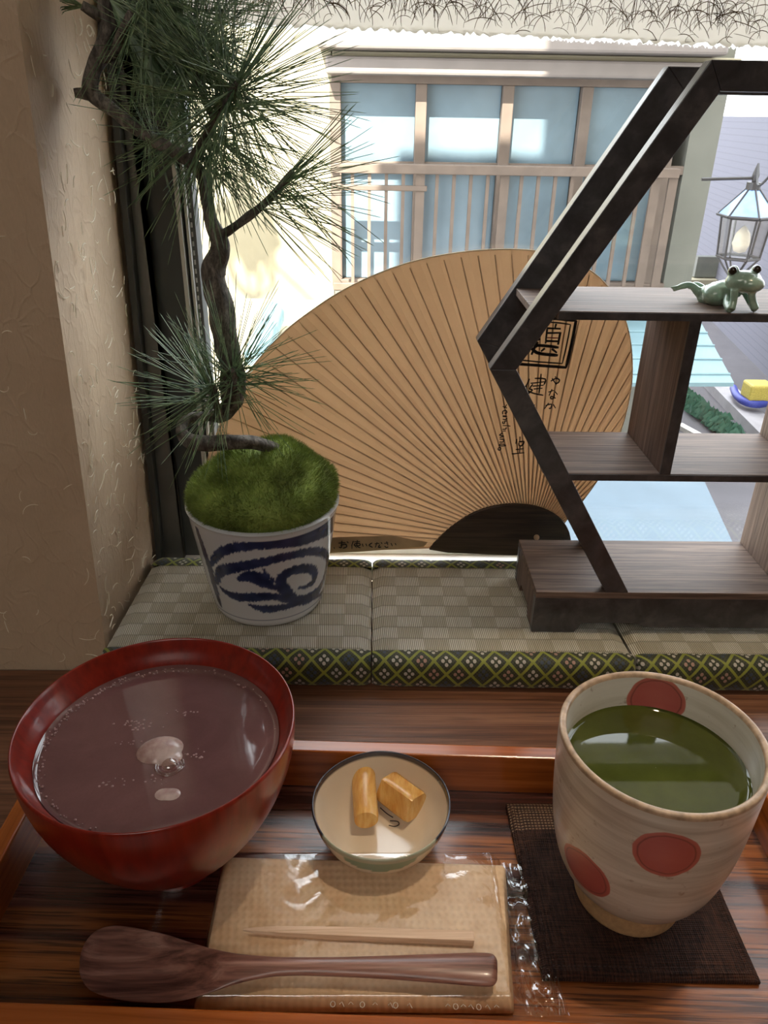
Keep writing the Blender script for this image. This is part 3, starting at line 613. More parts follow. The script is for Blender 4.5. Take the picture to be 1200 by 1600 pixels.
for (u, va, vb, th) in S2:
    f = min(max((u-124)/(370-124), 0), 1); zc_ = TZ+TH+.0047+.0030*(f**1.5)-(.0 if f > 0 else 0)-.0022*(1-f)
    a = P(u, va, z=zc_+.0005); b = P(u, vb, z=zc_); c = (a+b)/2; hw = (a-b)/2
    bowl = math.sin(math.pi*min(max((u-118)/(345-118), 0), 1))**.7 if u < 345 else 0
    for k in range(n):
        ang = 2*math.pi*k/n; cs, sn = math.cos(ang), math.sin(ang); hh = .0016*th
        z = sn*hh*(1 if abs(sn) else 0); dip = -.0052*bowl*(1-cs*cs) - .0*bowl
        if sn < 0: dip *= .75
        vs.append((c.x+hw.x*cs, c.y+hw.y*cs, zc_+z+dip))
m = len(S2); fs = [(i*n+k, i*n+(k+1) % n, (i+1)*n+(k+1) % n, (i+1)*n+k) for i in range(m-1) for k in range(n)]+[tuple(range(n-1, -1, -1)), tuple((m-1)*n+k for k in range(n))]
setp(MB().add(vs, fs).build('wooden_spoon', M['spoon'], org=(-.03, .187, TZ+TH), smooth=True), 'dark brown wooden spoon with a broad squared bowl lying across the packet', 'spoon')
zt_ = TZ+TH+.0030; a = P(380, 1453, z=zt_); b = P(740, 1466, z=zt_+.0004); d = (b-a); nrm = Vector((-d.y, d.x, 0)).normalized(); vs = []
for s, w_, h_ in ((0, .0003, .0004), (.05, .0008, .0009), (.15, .0014, .0013), (.4, .0019, .0016), (1, .0022, .0018)):
    p = a+d*s; vs += [p-nrm*w_+Vector((0, 0, -h_)), p+nrm*w_+Vector((0, 0, -h_)), p+nrm*w_+Vector((0, 0, h_)), p-nrm*w_+Vector((0, 0, h_))]
fs = [(i*4+k, i*4+(k+1) % 4, i*4+4+(k+1) % 4, i*4+4+k) for i in range(4) for k in range(4)]+[(0, 1, 2, 3), (16, 17, 18, 19)]
setp(MB().add(vs, fs).build('wooden_pick', wood('pale_wood', srgb(196, 160, 128), srgb(222, 190, 160), srgb(236, 208, 182), (20, 500, 500), .5, pore=.1), org=(a+b)/2, bevel=.0002), 'pale pointed wooden pick lying on the packet behind the spoon', 'pick')

# ================================================================= PINE POT
pc = (-.0680, .4285, ZT); PH = .0740; RB = .0345; RP = .0468
def pot_r(z): s = z/PH; return RB+(RP-RB)*(s**.85)
pot_o = [(RB-.0025, 0), (RB, .0015)]+[(pot_r(z), z) for z in np.linspace(.004, PH-.0025, 90)]+[(RP+.0006, PH-.001), (RP-.0002, PH), (RP-.0018, PH+.0001), (RP-.0030, PH-.0015)]+[(pot_r(z)-.0034, z) for z in (PH-.01, PH-.02, .03)]+[(.0002, .03)]
NP = 420; mb = MB().lathe(pc, [(0.0, .001)]+pot_o, NP)
t = NT('blue_white_porcelain'); at = t.n('ShaderNodeVertexColor', props={'layer_name': 'paint'}); t.set(Base_Color=at.outputs[0], Roughness=.16, Coat_Weight=.3, Coat_Roughness=.05)
pot = setp(mb.build('plant_pot', t.m, org=pc, smooth=True, sharp=50), 'blue and white swirl painted porcelain pot holding the moss and pine', 'pot')
def on_pot(zx, zy):
    u, v = 240+zx/3.3333, 650+zy/3.3333; d = RV*(u-600)/FPX-UV_*(v-800)/FPX+FV
    best = None
    for i in range(3400, 5600):
        t_ = i*.0001; p = CP+d*t_; zz = p[2]-pc[2]; dist = math.hypot(p[0]-pc[0], p[1]-pc[1])-pot_r(min(max(zz, 0), PH))
        if best is None or dist < best[0]: best = (dist, p)
        if dist <= 0: best = (0, p); break
    p = best[1]; return (math.atan2(p[1]-pc[1], p[0]-pc[0]), p[2]-pc[2])
strokes = [ # points in the enlarged view of the pot, half-widths in mm
 ([(225, 560), (330, 615), (450, 640), (600, 650), (740, 630), (860, 585), (985, 500)], [1.2, 1.4, 1.6, 2.2, 3.0, 4.0, 5.0], 1),
 ([(300, 770), (360, 705), (470, 680), (620, 670), (760, 655), (880, 615), (960, 560)], [2.0, 3.2, 3.2, 3.0, 3.2, 3.2, 3.2], 1),
 ([(330, 870), (350, 810), (450, 785), (600, 755), (740, 720), (850, 705), (905, 740), (890, 830), (860, 905), (790, 955), (700, 955)], [1.6, 3.6, 3.6, 3.2, 3.0, 3.0, 2.6, 2.8, 4.0, 4.4, 3.0], 1),
 ([(720, 950), (675, 900), (665, 850), (700, 815), (770, 795), (832, 805), (838, 850), (800, 885), (760, 895)], [3.6, 4.2, 3.4, 3.2, 3.4, 3.0, 2.6, 2.0, .9], 1),
 ([(445, 850), (500, 835), (560, 855), (620, 890), (680, 900)], [1.8, 4.2, 5.0, 2.4, 1.4], 1),
 ([(350, 895), (410, 935), (500, 945), (620, 940), (740, 960)], [1.2, 3.0, 3.6, 3.0, 2.6], 1),
 ([(500, 985), (580, 1005), (680, 995), (790, 965), (890, 905)], [1.0, 3.0, 2.6, 1.8, 1.4], 1),
 ([(215, 560), (255, 680), (295, 800), (330, 930), (350, 985)], [1.4, 2.6, 3.4, 3.0, 1.4], 1),
 ([(575, 800), (590, 830), (640, 870)], [.9, 1.4, .9], 1),
]
segs = []
for pts, ws_, _ in strokes:
    q = [on_pot(*p) for p in pts]; A = smoothpath([(a*.0415, z, w_*.001) for (a, z), w_ in zip(q, ws_)], 6); segs += list(zip(A, A[1:]))
nv = len(pot.data.vertices); co_ = np.empty(nv*3, dtype=np.float32); pot.data.vertices.foreach_get('co', co_); co_ = co_.reshape(-1, 3)
TH_ = np.arctan2(co_[:, 1], co_[:, 0]); Zv = co_[:, 2]; Xv = TH_*.0415; sdist = np.full(nv, 1.)
for sh in (-2*math.pi*.0415, 0, math.pi*.0415):
    for a, b in segs:
        ax, az, aw = a; bx, bz, bw_ = b; ax += sh; bx += sh; dx, dz = bx-ax, bz-az; L2 = dx*dx+dz*dz+1e-12
        tt = np.clip(((Xv-ax)*dx+(Zv-az)*dz)/L2, 0, 1); d_ = np.hypot(Xv-ax-tt*dx, Zv-az-tt*dz)-(aw+(bw_-aw)*tt)*1.02; sdist = np.minimum(sdist, d_)
jit = np.array([mnoise.noise(Vector((float(x)*900, float(z)*260, 0)))+.6*mnoise.noise(Vector((float(x)*2200, float(z)*400, 5))) for x, z in zip(Xv, Zv)])*.0011
m_ = np.clip(.5-(sdist+jit)/.0006, 0, 1)
m_ = np.maximum(m_, np.clip(1-np.abs(Zv-.0072)/.00055, 0, 1)); m_[Zv < .0055] = 0; m_[Zv > PH-.0052] = 0
rr = np.hypot(co_[:, 0], co_[:, 1]); m_[rr < np.array([pot_r(min(max(float(z), 0), PH)) for z in Zv])-.0008] = 0
whitec = np.array(srgb(206, 210, 212)); deep = np.array(srgb(30, 40, 74)); midb = np.array(srgb(58, 72, 112))
tone = np.clip(.5+.5*np.array([mnoise.noise(Vector((float(x)*160, float(z)*160, 9))) for x, z in zip(Xv, Zv)])+np.clip((sdist+.0018)/.002, 0, 1)*.4-.2, 0, 1)[:, None]
colr = whitec*(1-m_[:, None])+(deep*(1-tone)+midb*tone)*m_[:, None]
pot.data.color_attributes.new('paint', 'FLOAT_COLOR', 'POINT').data.foreach_set('color', colr.astype(np.float32).ravel())
# moss
zr = ZT+PH; mcx, mcy = pc[0], pc[1]; MR = RP-.0062; MHt = .0405
def moss_pt(th, s):   # s: 0 at the rim, 1 at the crown
    ph = s*math.pi/2; bul = 1+.17*math.sin(min(s*2.1, 1)*math.pi); r = MR*bul*math.cos(ph)**.75; z = MHt*math.sin(ph)**.95
    x, y = r*math.cos(th), r*math.sin(th); nn = mnoise.noise(Vector((x*45, y*45, z*45+3)))
    z *= 1+.12*nn+.10*x/MR; k = 1+.05*nn; return Vector((mcx+x*k, mcy+y*k, zr-.006+z))
mb = MB(); nt_, ns = 96, 30; mb.add([moss_pt(2*math.pi*k/nt_, i/ns*.999) for i in range(ns+1) for k in range(nt_)], [(i*nt_+k, i*nt_+(k+1) % nt_, (i+1)*nt_+(k+1) % nt_, (i+1)*nt_+k) for i in range(ns) for k in range(nt_)])
vs = []; fs = []
for _ in range(26000):
    th = random.uniform(0, 2*math.pi); s = math.asin(min(1, random.random()**.9))/(math.pi/2)*.99; p = moss_pt(th, s); q1 = moss_pt(th+.02, s); q2_ = moss_pt(th, max(0, s-.02))
    nr = (q1-p).cross(q2_-p)
    if nr.length < 1e-12: nr = Vector((0, 0, 1))
    nr.normalize()
    if nr.dot(p-Vector((mcx, mcy, zr))) < 0: nr = -nr
    dr = (nr+Vector((random.gauss(0, .35), random.gauss(0, .35), random.gauss(.25, .35)))).normalized(); L = random.uniform(.0015, .0042); sdv = dr.cross(Vector((random.random()-.5, random.random()-.5, random.random()-.5))).normalized()*.00022
    k = len(vs); vs += [p-nr*.0003-sdv, p-nr*.0003+sdv, p+dr*L]; fs.append((k, k+1, k+2))
me_m = mb.add(vs, fs).build('moss_mound', M['moss'], org=(mcx, mcy, zr-.006), smooth=False)
setp(me_m, 'bushy green moss mound filling the blue and white pot', 'moss')

# ================================================================= PINE
pine = thing('pine_bonsai', 'slender twisted pine bonsai with long needles rising from the mossy pot', 'tree', (pc[0], pc[1], zr+.02))
def tp(l): return [P(u, v, y=y) for u, v, y in l]
trunk = [(438, 704, .425), (400, 692, .418), (360, 691, .414), (325, 693, .413), (297, 689, .415), (284, 674, .420), (292, 655, .426), (320, 650, .430), (350, 648, .428), (363, 625, .424), (365, 590, .422), (356, 545, .421), (347, 495, .420), (338, 450, .420), (333, 425, .420), (343, 398, .420), (342, 375, .420), (330, 345, .421), (323, 310, .422), (318, 280, .423), (300, 255, .423), (268, 235, .424), (225, 210, .426), (185, 178, .428), (150, 152, .430), (141, 135, .430), (146, 108, .430), (160, 78, .430), (168, 45, .430), (165, 10, .430), (160, -40, .430)]
rad = [8, 10, 11, 11.5, 10, 8, 7, 8, 11, 17, 19, 18, 17, 16, 16.5, 15, 12, 9, 8.5, 8.5, 8.5, 8, 8, 8, 9, 9.5, 9, 11, 12, 10, 8]
pth = smoothpath(tp(trunk), 6); rr = [rad[min(i//6, len(rad)-1)]+(rad[min(i//6+1, len(rad)-1)]-rad[min(i//6, len(rad)-1)])*((i % 6)/6) for i in range(len(pth))]
MB().tube(pth, [r*(.00038 if i < 130 else .00038) for i, r in enumerate(rr)], 20, rough=.30).build('trunk', M['bark'], pine, smooth=True)
def branch(pts, r0, r1):
    p = smoothpath(tp(pts), 5); MB().tube(p, [(r0+(r1-r0)*i/(len(p)-1))*.00034 for i in range(len(p))], 12, rough=.3).build('branch', M['bark'], pine, smooth=True)
branch([(342, 370, .420), (370, 352, .418), (400, 330, .416), (430, 300, .413), (458, 268, .410)], 7, 5)
branch([(300, 250, .423), (318, 222, .420), (335, 190, .417), (352, 160, .414), (372, 130, .410)], 8, 5)
branch([(335, 190, .417), (315, 140, .424), (300, 90, .430), (296, 50, .434)], 5, 4)
branch([(150, 150, .430), (128, 146, .429), (116, 146, .428)], 8, 6)
branch([(165, 30, .430), (145, 18, .426), (128, 8, .424)], 8, 6)
branch([(165, 90, .430), (180, 84, .426), (186, 60, .424), (205, 20, .42)], 8, 5)
branch([(345, 655, .426), (338, 630, .418), (332, 600, .414)], 9, 5)
branch([(345, 655, .426), (366, 620, .416), (364, 575, .408)], 6, 4)
def needles_at(path, n, lens, cone, bias=(0, 0, 0), bend=.0, w=.00024, flat=.55):
    p = [P(*a[:2], y=a[2]) for a in path]; vs = []; fs = []
    for _ in range(n):
        s = random.random()**.8*(len(p)-1) if len(p) > 1 else 0; i = min(int(s), max(len(p)-2, 0)); o = p[i].lerp(p[min(i+1, len(p)-1)], s-i) if len(p) > 1 else p[0]
        ax = (p[min(i+1, len(p)-1)]-p[i]).normalized() if len(p) > 1 else Vector((0, 0, 1))
        while True:
            r = Vector((random.gauss(0, 1), random.gauss(0, flat), random.gauss(0, 1))).normalized(); d = (r*cone+ax*(1-cone)+Vector(bias))
            if d.length > .15: break
        d.normalize()
        for tw in range(2):
            L = random.uniform(*lens)*.00034; dd = (d+Vector((random.gauss(0, .05), random.gauss(0, .05), random.gauss(0, .05)))).normalized(); sv = dd.cross(Vector((.3, 1, .2))).normalized(); uv_ = dd.cross(sv).normalized()
            mid = o+dd*L*.55+Vector((0, 0, -bend*L*.3)); end = o+dd*L+Vector((0, 0, -bend*L)); k = len(vs)
            for q, ww in ((o, w), (mid, w), (end-dd*L*.04, w*.7)):
                for j in range(3): a = j*2.0944; vs.append(q+(sv*math.cos(a)+uv_*math.sin(a))*ww)
            vs.append(end)
            fs += [(k+j, k+(j+1) % 3, k+3+(j+1) % 3, k+3+j) for j in range(3)]+[(k+3+j, k+3+(j+1) % 3, k+6+(j+1) % 3, k+6+j) for j in range(3)]+[(k+6+j, k+6+(j+1) % 3, k+9) for j in range(3)]
    vs = [Vector((max(v[0], xrev(.46, v[2])+.001), min(v[1], .4995), v[2])) for v in vs]
    o_ = MB().add(vs, fs).build('needle_cluster', M['needle'], pine)
    o_['kind'] = 'stuff'; return o_
needles_at([(400, 330, .416), (430, 300, .413), (460, 265, .410)], 48, (100, 175), .62, (.55, 0, -.28))
needles_at([(318, 222, .420), (352, 160, .414), (375, 125, .410)], 185, (110, 205), .93, (.08, 0, -.02))
needles_at([(300, 245, .423), (330, 200, .420)], 70, (90, 175), .85, (.35, 0, -.75))
needles_at([(305, 150, .424), (298, 50, .434)], 150, (80, 160), .9, (-.1, 0, .1))
needles_at([(195, 40, .424), (160, -20, .43)], 130, (110, 210), .45, (1.0, 0, -1.15))
needles_at([(240, 30, .424), (225, -30, .43)], 140, (100, 200), .65, (.5, 0, -.8))
needles_at([(140, 14, .425), (125, 6, .424)], 14, (30, 60), .5, (-.8, 0, 0))
needles_at([(225, 212, .424), (275, 238, .424)], 40, (40, 100), .9, (-.1, 0, -.2))
needles_at([(340, 640, .420), (334, 600, .414)], 72, (110, 185), .80, (-.45, -.15, .12))
needles_at([(364, 610, .416), (364, 570, .408)], 60, (95, 165), .85, (.30, -.1, .12))

# ================================================================= FAN
YF0 = .4885
def fy(z): return .05*(z-.02)
def F(u, v, off=0):
    d = RV*(u-600)/FPX-UV_*(v-800)/FPX+FV; # plane y = YF0+.05(z-.02)
    t_ = (YF0+.05*(EYE-.02))/(d[1]-.05*d[2]); p = Vector(CP+t_*d); p.y -= off; return p
FZ0 = .0125
outline = [(520, 861), (440, 862), (368, 850), (326, 800), (318, 745), (335, 685), (362, 620), (400, 566), (445, 518), (486, 486), (530, 457), (582, 431), (640, 410), (700, 397), (765, 390), (830, 391), (880, 402), (920, 421), (950, 448), (972, 486), (984, 526), (988, 568), (986, 608), (976, 655), (960, 700), (938, 744), (905, 790), (880, 820), (868, 848)]
op = smoothpath([F(*p) for p in outline], 4); PV = F(826, 852)
fan = thing('paper_fan', 'large round tan paper fan with handwritten characters leaning on the window', 'fan', (PV.x, YF0, FZ0))
t = NT('persimmon_paper'); n = t.noise(t.obj((1, 1, 1)), 24, 5, .6); n2 = t.noise(t.obj(), 700, 2); c = t.ramp(n, [(.3, srgb(194, 166, 138)), (.7, srgb(210, 186, 158))]); c = t.mix(t.math('MULTIPLY', n2, .2), c, srgb(176, 138, 102))
dif = t.n('ShaderNodeBsdfDiffuse', Color=c); trl = t.n('ShaderNodeBsdfTranslucent', Color=srgb(234, 210, 180)); mx = t.n('ShaderNodeMixShader', _0=.36, _1=dif.outputs[0], _2=trl.outputs[0]); t.t.links.new(mx.outputs[0], t.out.inputs[0]); M['fanp'] = t.m
vs = []; nr = 14; m = len(op)
for i, e in enumerate(op):
    for j in range(nr+1):
        p = PV.lerp(e, (j+.3)/(nr+.3)); p.y += (.00035 if i % 2 else -.00035)*min(1, j/4); vs.append(p)
nf = len(vs); vs += [Vector((p.x, p.y+.0006, p.z)) for p in vs]; w_ = nr+1
fs = []
for i in range(m-1):
    for j in range(nr): a = i*w_+j; fs += [(a, a+1, a+w_+1, a+w_), (nf+a, nf+a+w_, nf+a+w_+1, nf+a+1)]
    fs += [(i*w_+nr, nf+i*w_+nr, nf+(i+1)*w_+nr, (i+1)*w_+nr)]
MB().add(vs, fs).build('paper_leaf', M['fanp'], fan, smooth=False)
# ribs
ribm = plain('bamboo_rib', srgb(206, 176, 144), .6, nvar=.15)
ev = []; acc = 0
NR = 58
def edge_at(ang):
    best = None
    for a, b in zip(op, op[1:]):
        a0 = math.atan2(a.z-PV.z, a.x-PV.x); b0 = math.atan2(b.z-PV.z, b.x-PV.x)
        if a0 < -1: a0 += 2*math.pi
        if b0 < -1: b0 += 2*math.pi
        if min(a0, b0) <= ang <= max(a0, b0) and abs(a0-b0) < 1: s = (ang-a0)/(b0-a0+1e-9); return a.lerp(b, s)
for k in range(NR):
    ang = math.radians(12+(176-12)*k/(NR-1)); e = edge_at(ang)
    if e is None: continue
    p0 = PV.lerp(e, .10); p1 = PV.lerp(e, .985); p0.y -= .0001; p1.y -= .0001
    MB().tube([p0, PV.lerp(e, .5)-Vector((0, .0003, 0)), p1], [.00060, .00055, .00042], 6).build('rib', ribm, fan)
# rim binding of thin pale paper along the curved edge
MB().tube([p+Vector((0, .0002, 0)) for p in op[26:]], .00045, 6).build('edge_binding', plain('pale_paper', srgb(222, 204, 172), .7), fan)
# dark wooden handle plate
hp = [F(670, 857), F(683, 842), F(705, 822), F(735, 802), F(768, 790), F(805, 786), F(842, 791), F(872, 806), F(889, 830), F(893, 866), F(800, 866), F(700, 862)]
hh = smoothpath(hp[:10], 4)+hp[10:]
hw_ = MB().prism([(p.x, p.z) for p in hh], YF0-.0022, YF0+.0012, yf=fy)
hw_.build('handle_plate', wood('fan_handle_wood', srgb(34, 26, 20), srgb(62, 48, 38), srgb(84, 68, 54), (12, 300, 300), .45), fan, bevel=.0006)
q = F(837, 836, .0035); kb = MB().lathe((0, 0, 0), [(.0021*math.sin(a), -.0021*math.cos(a)) for a in [math.pi*i/10 for i in range(11)]], 20); kb.v = [(x+q.x, y+q.y, z+q.z) for x, y, z in kb.v]
kb.build('peg', plain('pale_peg', srgb(214, 176, 142), .5), fan, smooth=True)
# lower paper strip with writing
sp_ = [F(540, 838), F(612, 836), F(668, 846), F(662, 853), F(560, 861), F(440, 866), F(400, 850), F(460, 842)]
MB().prism([(p.x, p.z) for p in sp_], YF0-.0012, YF0-.0008, yf=fy).build('caption_strip', plain('strip_paper', srgb(176, 146, 112), .7), fan)
ink = plain('black_ink', srgb(34, 30, 30), .6); inkr = plain('red_ink', srgb(150, 70, 60), .6)
def write(name, strokes_, tf, w_, m=ink, off=.0013):
    mb = MB()
    for st_ in strokes_:
        ww = w_
        if isinstance(st_[0], (int, float)): ww = st_[0]; st_ = st_[1:]
        pts = [F(*tf(*p), off) for p in st_]
        if len(pts) > 2: pts = smoothpath(pts, 3)
        mb.tube(pts, [ww*.85]+[ww]*(len(pts)-2)+[ww*.7], 6)
    return mb.build(name, m, fan)
A6 = lambda x, y: (760+x/6, 470+y/6)
sq = lambda *p: list(p)
write('seal_frame', [[.0011, (545, 152), (690, 165), (838, 182)], [.0011, (836, 180), (795, 400), (742, 620)], [.0010, (745, 620), (500, 602), (250, 584)], [.0010, (250, 584), (330, 360), (390, 140)], [.0010, (390, 140), (545, 152)],
     [.0005, (520, 195), (650, 200), (785, 218)], [.0005, (785, 218), (750, 400), (708, 583)], [.0005, (708, 583), (500, 568), (290, 548)], [.0005, (290, 548), (350, 380), (400, 188)], [.0005, (400, 188), (520, 195)]], A6, .001)
write('seal_character', [[.0008, (650, 212), (636, 262)], [.0008, (560, 252), (692, 258)], [.0008, (566, 262), (550, 395)], [.0010, (690, 290), (668, 405)], [.0008, (560, 298), (688, 296)], [.0009, (552, 372), (674, 376)], [.0010, (440, 412), (560, 418), (672, 434)],
     [.0009, (545, 440), (508, 470)], [.0009, (612, 446), (655, 482)], [.0011, (420, 440), (470, 482), (560, 498), (665, 506)], [.0010, (448, 332), (488, 340)], [.0010, (440, 372), (500, 352)], [.0013, (415, 380), (400, 440), (376, 488)], [.0010, (455, 420), (420, 500)], [.0010, (480, 395), (445, 385), (470, 430)]], A6, .0009)
write('red_stroke', [[(566, 342), (676, 344)]], A6, .0005, inkr)
write('main_characters', [[(400, 725), (370, 790), (318, 842)], [(372, 785), (380, 872)], [(450, 722), (548, 728), (535, 782)], [(412, 768), (556, 752)], [(430, 795), (532, 786)], [(440, 822), (522, 814)], [(510, 680), (500, 780), (490, 862)], [(432, 775), (402, 820), (430, 830), (375, 872)], [(388, 838), (440, 862), (530, 880)], [(290, 822), (300, 852)],
     [(358, 988), (452, 970)], [(398, 958), (404, 1002)], [(396, 1015), (392, 1090)], [(396, 1038), (452, 1030), (438, 1108)], [(400, 1060), (442, 1056)], [(402, 1084), (440, 1080)], [(385, 1118), (476, 1104)], [(442, 1136), (456, 1166)], [(400, 1130), (375, 1160)],
     [(282, 1290), (272, 1332)], [(312, 1268), (310, 1310)], [(300, 1318), (350, 1312), (330, 1350), (305, 1350), (302, 1325)], [(272, 1388), (345, 1380)], [(312, 1356), (308, 1418)], [(235, 1428), (352, 1418)]], A6, .00052)
write('kana_column', [[(600, 748), (650, 722), (682, 738), (668, 764), (640, 768)], [(642, 704), (650, 728)], [(612, 722), (652, 782)], [(578, 850), (628, 834)], [(612, 822), (584, 884)], [(640, 846), (662, 872)], [(632, 862), (628, 905), (602, 912), (602, 890), (645, 908)],
     [(552, 976), (606, 964), (598, 1002), (582, 1000)], [(580, 952), (540, 1008)], [(622, 964), (644, 1000)]], A6, .00048)
write('roman_writing', [[(150, 985), (190, 1000)], [(190, 965), (165, 1000)], [(168, 1050), (190, 1042), (180, 1022), (152, 1030), (150, 1058)], [(150, 1072), (190, 1078), (150, 1080)], [(188, 1090), (182, 1106), (150, 1104)], [(188, 1122), (168, 1122), (168, 1142), (150, 1142), (152, 1124)], [(222, 1168), (150, 1162)], [(182, 1180), (180, 1196), (148, 1198)], [(178, 1214), (148, 1216)],
     [(150, 1232), (120, 1252), (160, 1262), (122, 1275)], [(122, 1290), (160, 1296), (150, 1318), (120, 1316)], [(150, 1336), (182, 1352), (120, 1352), (128, 1336), (150, 1338)], [(132, 1368), (112, 1372), (108, 1390), (128, 1392), (132, 1370)]], A6, .00040)
A3 = lambda x, y: (480+x/2.857, 740+y/2.857)
write('caption_writing', [[(140, 305), (170, 303)], [(155, 295), (152, 325), (142, 322)], [(150, 315), (172, 310), (176, 322), (160, 328)], [(178, 298), (184, 304)], [(206, 296), (198, 318)], [(200, 310), (200, 330)], [(210, 300), (236, 298)], [(212, 308), (234, 306), (234, 316), (212, 316), (212, 308)], [(224, 292), (222, 318), (238, 326)], [(214, 318), (222, 326)],
     [(246, 308), (250, 320)], [(262, 308), (266, 318)], [(290, 304), (276, 314), (292, 324)], [(302, 308), (322, 306)], [(312, 302), (304, 324)], [(324, 312), (318, 324), (330, 322)], [(330, 302), (334, 308)], [(344, 306), (362, 304)], [(354, 298), (360, 314)], [(346, 318), (352, 324), (362, 322)], [(374, 306), (380, 318)], [(392, 306), (396, 314)], [(120, 324), (122, 330)]], A3, .00042, off=.0018)

# ================================================================= DISPLAY SHELF
YS = P(835, 988, z=ZT).y; zb = P(835, 925, y=YS).z; YB = P(810, 843, z=zb).y
sh = thing('display_shelf', 'dark wooden hexagonal display shelf on a low footed base', 'shelf', (.22, YS, ZT))
BXL = P(835, 950, y=YS).x; lv = P(765, 577, y=YS); tvx = P(1112, 93, y=YS); bv = P(947, 921, y=YS)
cxh = lv.x+(tvx-lv).length; BXR = 2*cxh-BXL
# base
MB().box((BXL, YS, zb-.0045), (BXR, YB, zb)).build('base_top', M['shelf'], sh, bevel=.0004)
def skirt(a, b): # local outline of the footed apron between two x positions
    z1 = zb-.0045; z0 = ZT+.0002; zm = z0+.0070; zc = z0+.0040; L = b-a; r = .003
    half = [(0, z0), (.0270, z0), (.0285, z0+.0028), (.0305, zm-.0008), (.0335, zm), (.062, zm), (.0665, zm-.001), (.070, zc), (L/2, zc)] if L > .16 else [(0, z0), (.012, z0), (.014, zm-.001), (.017, zm), (L/2, zm)]
    pts = [(a+x, z) for x, z in half]+[(b-x, z) for x, z in reversed(half[:-1])]+[(b, z1), (a, z1)]; return pts
MB().prism(skirt(BXL, BXR), YS+.0003, YS+.0058).build('front_apron', M['shelf_dark'], sh, bevel=.0004)
MB().prism(skirt(BXL, BXR), YB-.0058, YB-.0003).build('back_apron', M['shelf_dark'], sh, bevel=.0004)
def sideapron(x):
    pts = skirt(YS+.0058, YB-.0058); n = len(pts); mb = MB(); vs = [(x, y, z) for y, z in pts]+[(x+.005, y, z) for y, z in pts]
    mb.add(vs, [tuple(range(n)), tuple(range(2*n-1, n-1, -1))]+[(i, n+i, n+(i+1) % n, (i+1) % n) for i in range(n)]); mb.build('side_apron', M['shelf_v'], sh)
sideapron(BXL+.0003); sideapron(BXR-.0053)
# hexagonal frames
zmid = lv.z; side = (tvx-lv).length; tk = .0122; ztop = tvx.z; dxb = bv.x-lv.x; dxt = tvx.x-lv.x
def hexo(k, top=0):
    # outline inset by k
    def ins(p, q, c):  # offset line p->q inward
        d = (q-p).normalized(); nn = Vector((-d.y, d.x)); nn = nn if nn.dot(c-p) > 0 else -nn; return p+nn*(k+(top if min(p.y, q.y) > zmid-.001 and p.y != q.y else 0)), d
    pts = [Vector((lv.x, zmid)), Vector((tvx.x, ztop)), Vector((2*cxh-tvx.x, ztop)), Vector((2*cxh-lv.x, zmid)), Vector((2*cxh-bv.x, zb)), Vector((bv.x, zb))]
    c = Vector((cxh, zmid)); L = [ins(pts[i], pts[(i+1) % 6], c) for i in range(6)]; L[4] = (pts[4], (pts[5]-pts[4]).normalized()); out = []
    for i in range(6):
        p, d = L[i-1]; q, e = L[i]; den = d.x*e.y-d.y*e.x; t_ = ((q.x-p.x)*e.y-(q.y-p.y)*e.x)/den; out.append(p+d*t_)
    return out
Ho, Hi = hexo(0), hexo(tk)
Hb = hexo(tk, .0042)
def frame(ya, yb, m, nm, Hi=None):
    for i in range(6):
        if i == 4: continue
        j = (i+1) % 6; poly = [Ho[i], Ho[j], Hi[j], Hi[i]]
        MB().prism([(p.x, p.y) for p in poly], ya, yb).build(nm, m, sh, bevel=.0005)
fd = .0085
frame(YS, YS+fd, M['shelf_dark'], 'front_frame_bar', Hi); frame(YB-fd, YB, M['shelf_dark'], 'back_frame_bar', Hb)
z_mid = P(1000, 488, y=YS).z; z_low = P(1000, 741, y=YS).z; th_ = .0040
def xat(z, outline): # left x of the inset outline at height z
    a, b = (outline[0], outline[1]) if z > zmid else (outline[0], outline[5]); return a.x+(b.x-a.x)*(z-a.y)/(b.y-a.y)
for z in (z_mid, z_low):
    xl = xat(z, Ho)+.0015; xi = xat(z, Hi)-.001
    MB().slab([(xi, YS+.0004), (2*cxh-xi, YS+.0004), (2*cxh-xi, YS+fd), (2*cxh-xl, YS+fd), (2*cxh-xl, YB-fd), (2*cxh-xi, YB-fd), (2*cxh-xi, YB-.0004), (xi, YB-.0004), (xi, YB-fd), (xl, YB-fd), (xl, YS+fd), (xi, YS+fd)], z-th_, z).build('shelf_board', [M['shelf']], sh, bevel=.0003)
    MB().box((xi+.001, YS-.0002, z-th_-.0002), (2*cxh-xi-.001, YS+.0012, z-.0004)).build('shelf_edge', M['shelf_dark'], sh)
def upright(x, za, zb_, w_=.0058, ya=YS+.001):
    MB().box((x-w_, ya, za), (x, YB-.001, zb_)).build('divider', M['shelf_v'], sh, bevel=.0003)
    MB().box((x-w_-.0001, YS+.0002, za), (x+.0001, YS+.0012, zb_)).build('divider_edge', M['shelf_dark'], sh)
xd = P(1098, 496, y=YS).x; upright(xd, z_low, z_mid-th_)
xc = P(1150, 865, y=YB).x; upright(xc+.0058, zb, z_low-th_); xu = P(1190, 660, y=YB).x; upright(xu+.0058, z_low, z_mid-th_)

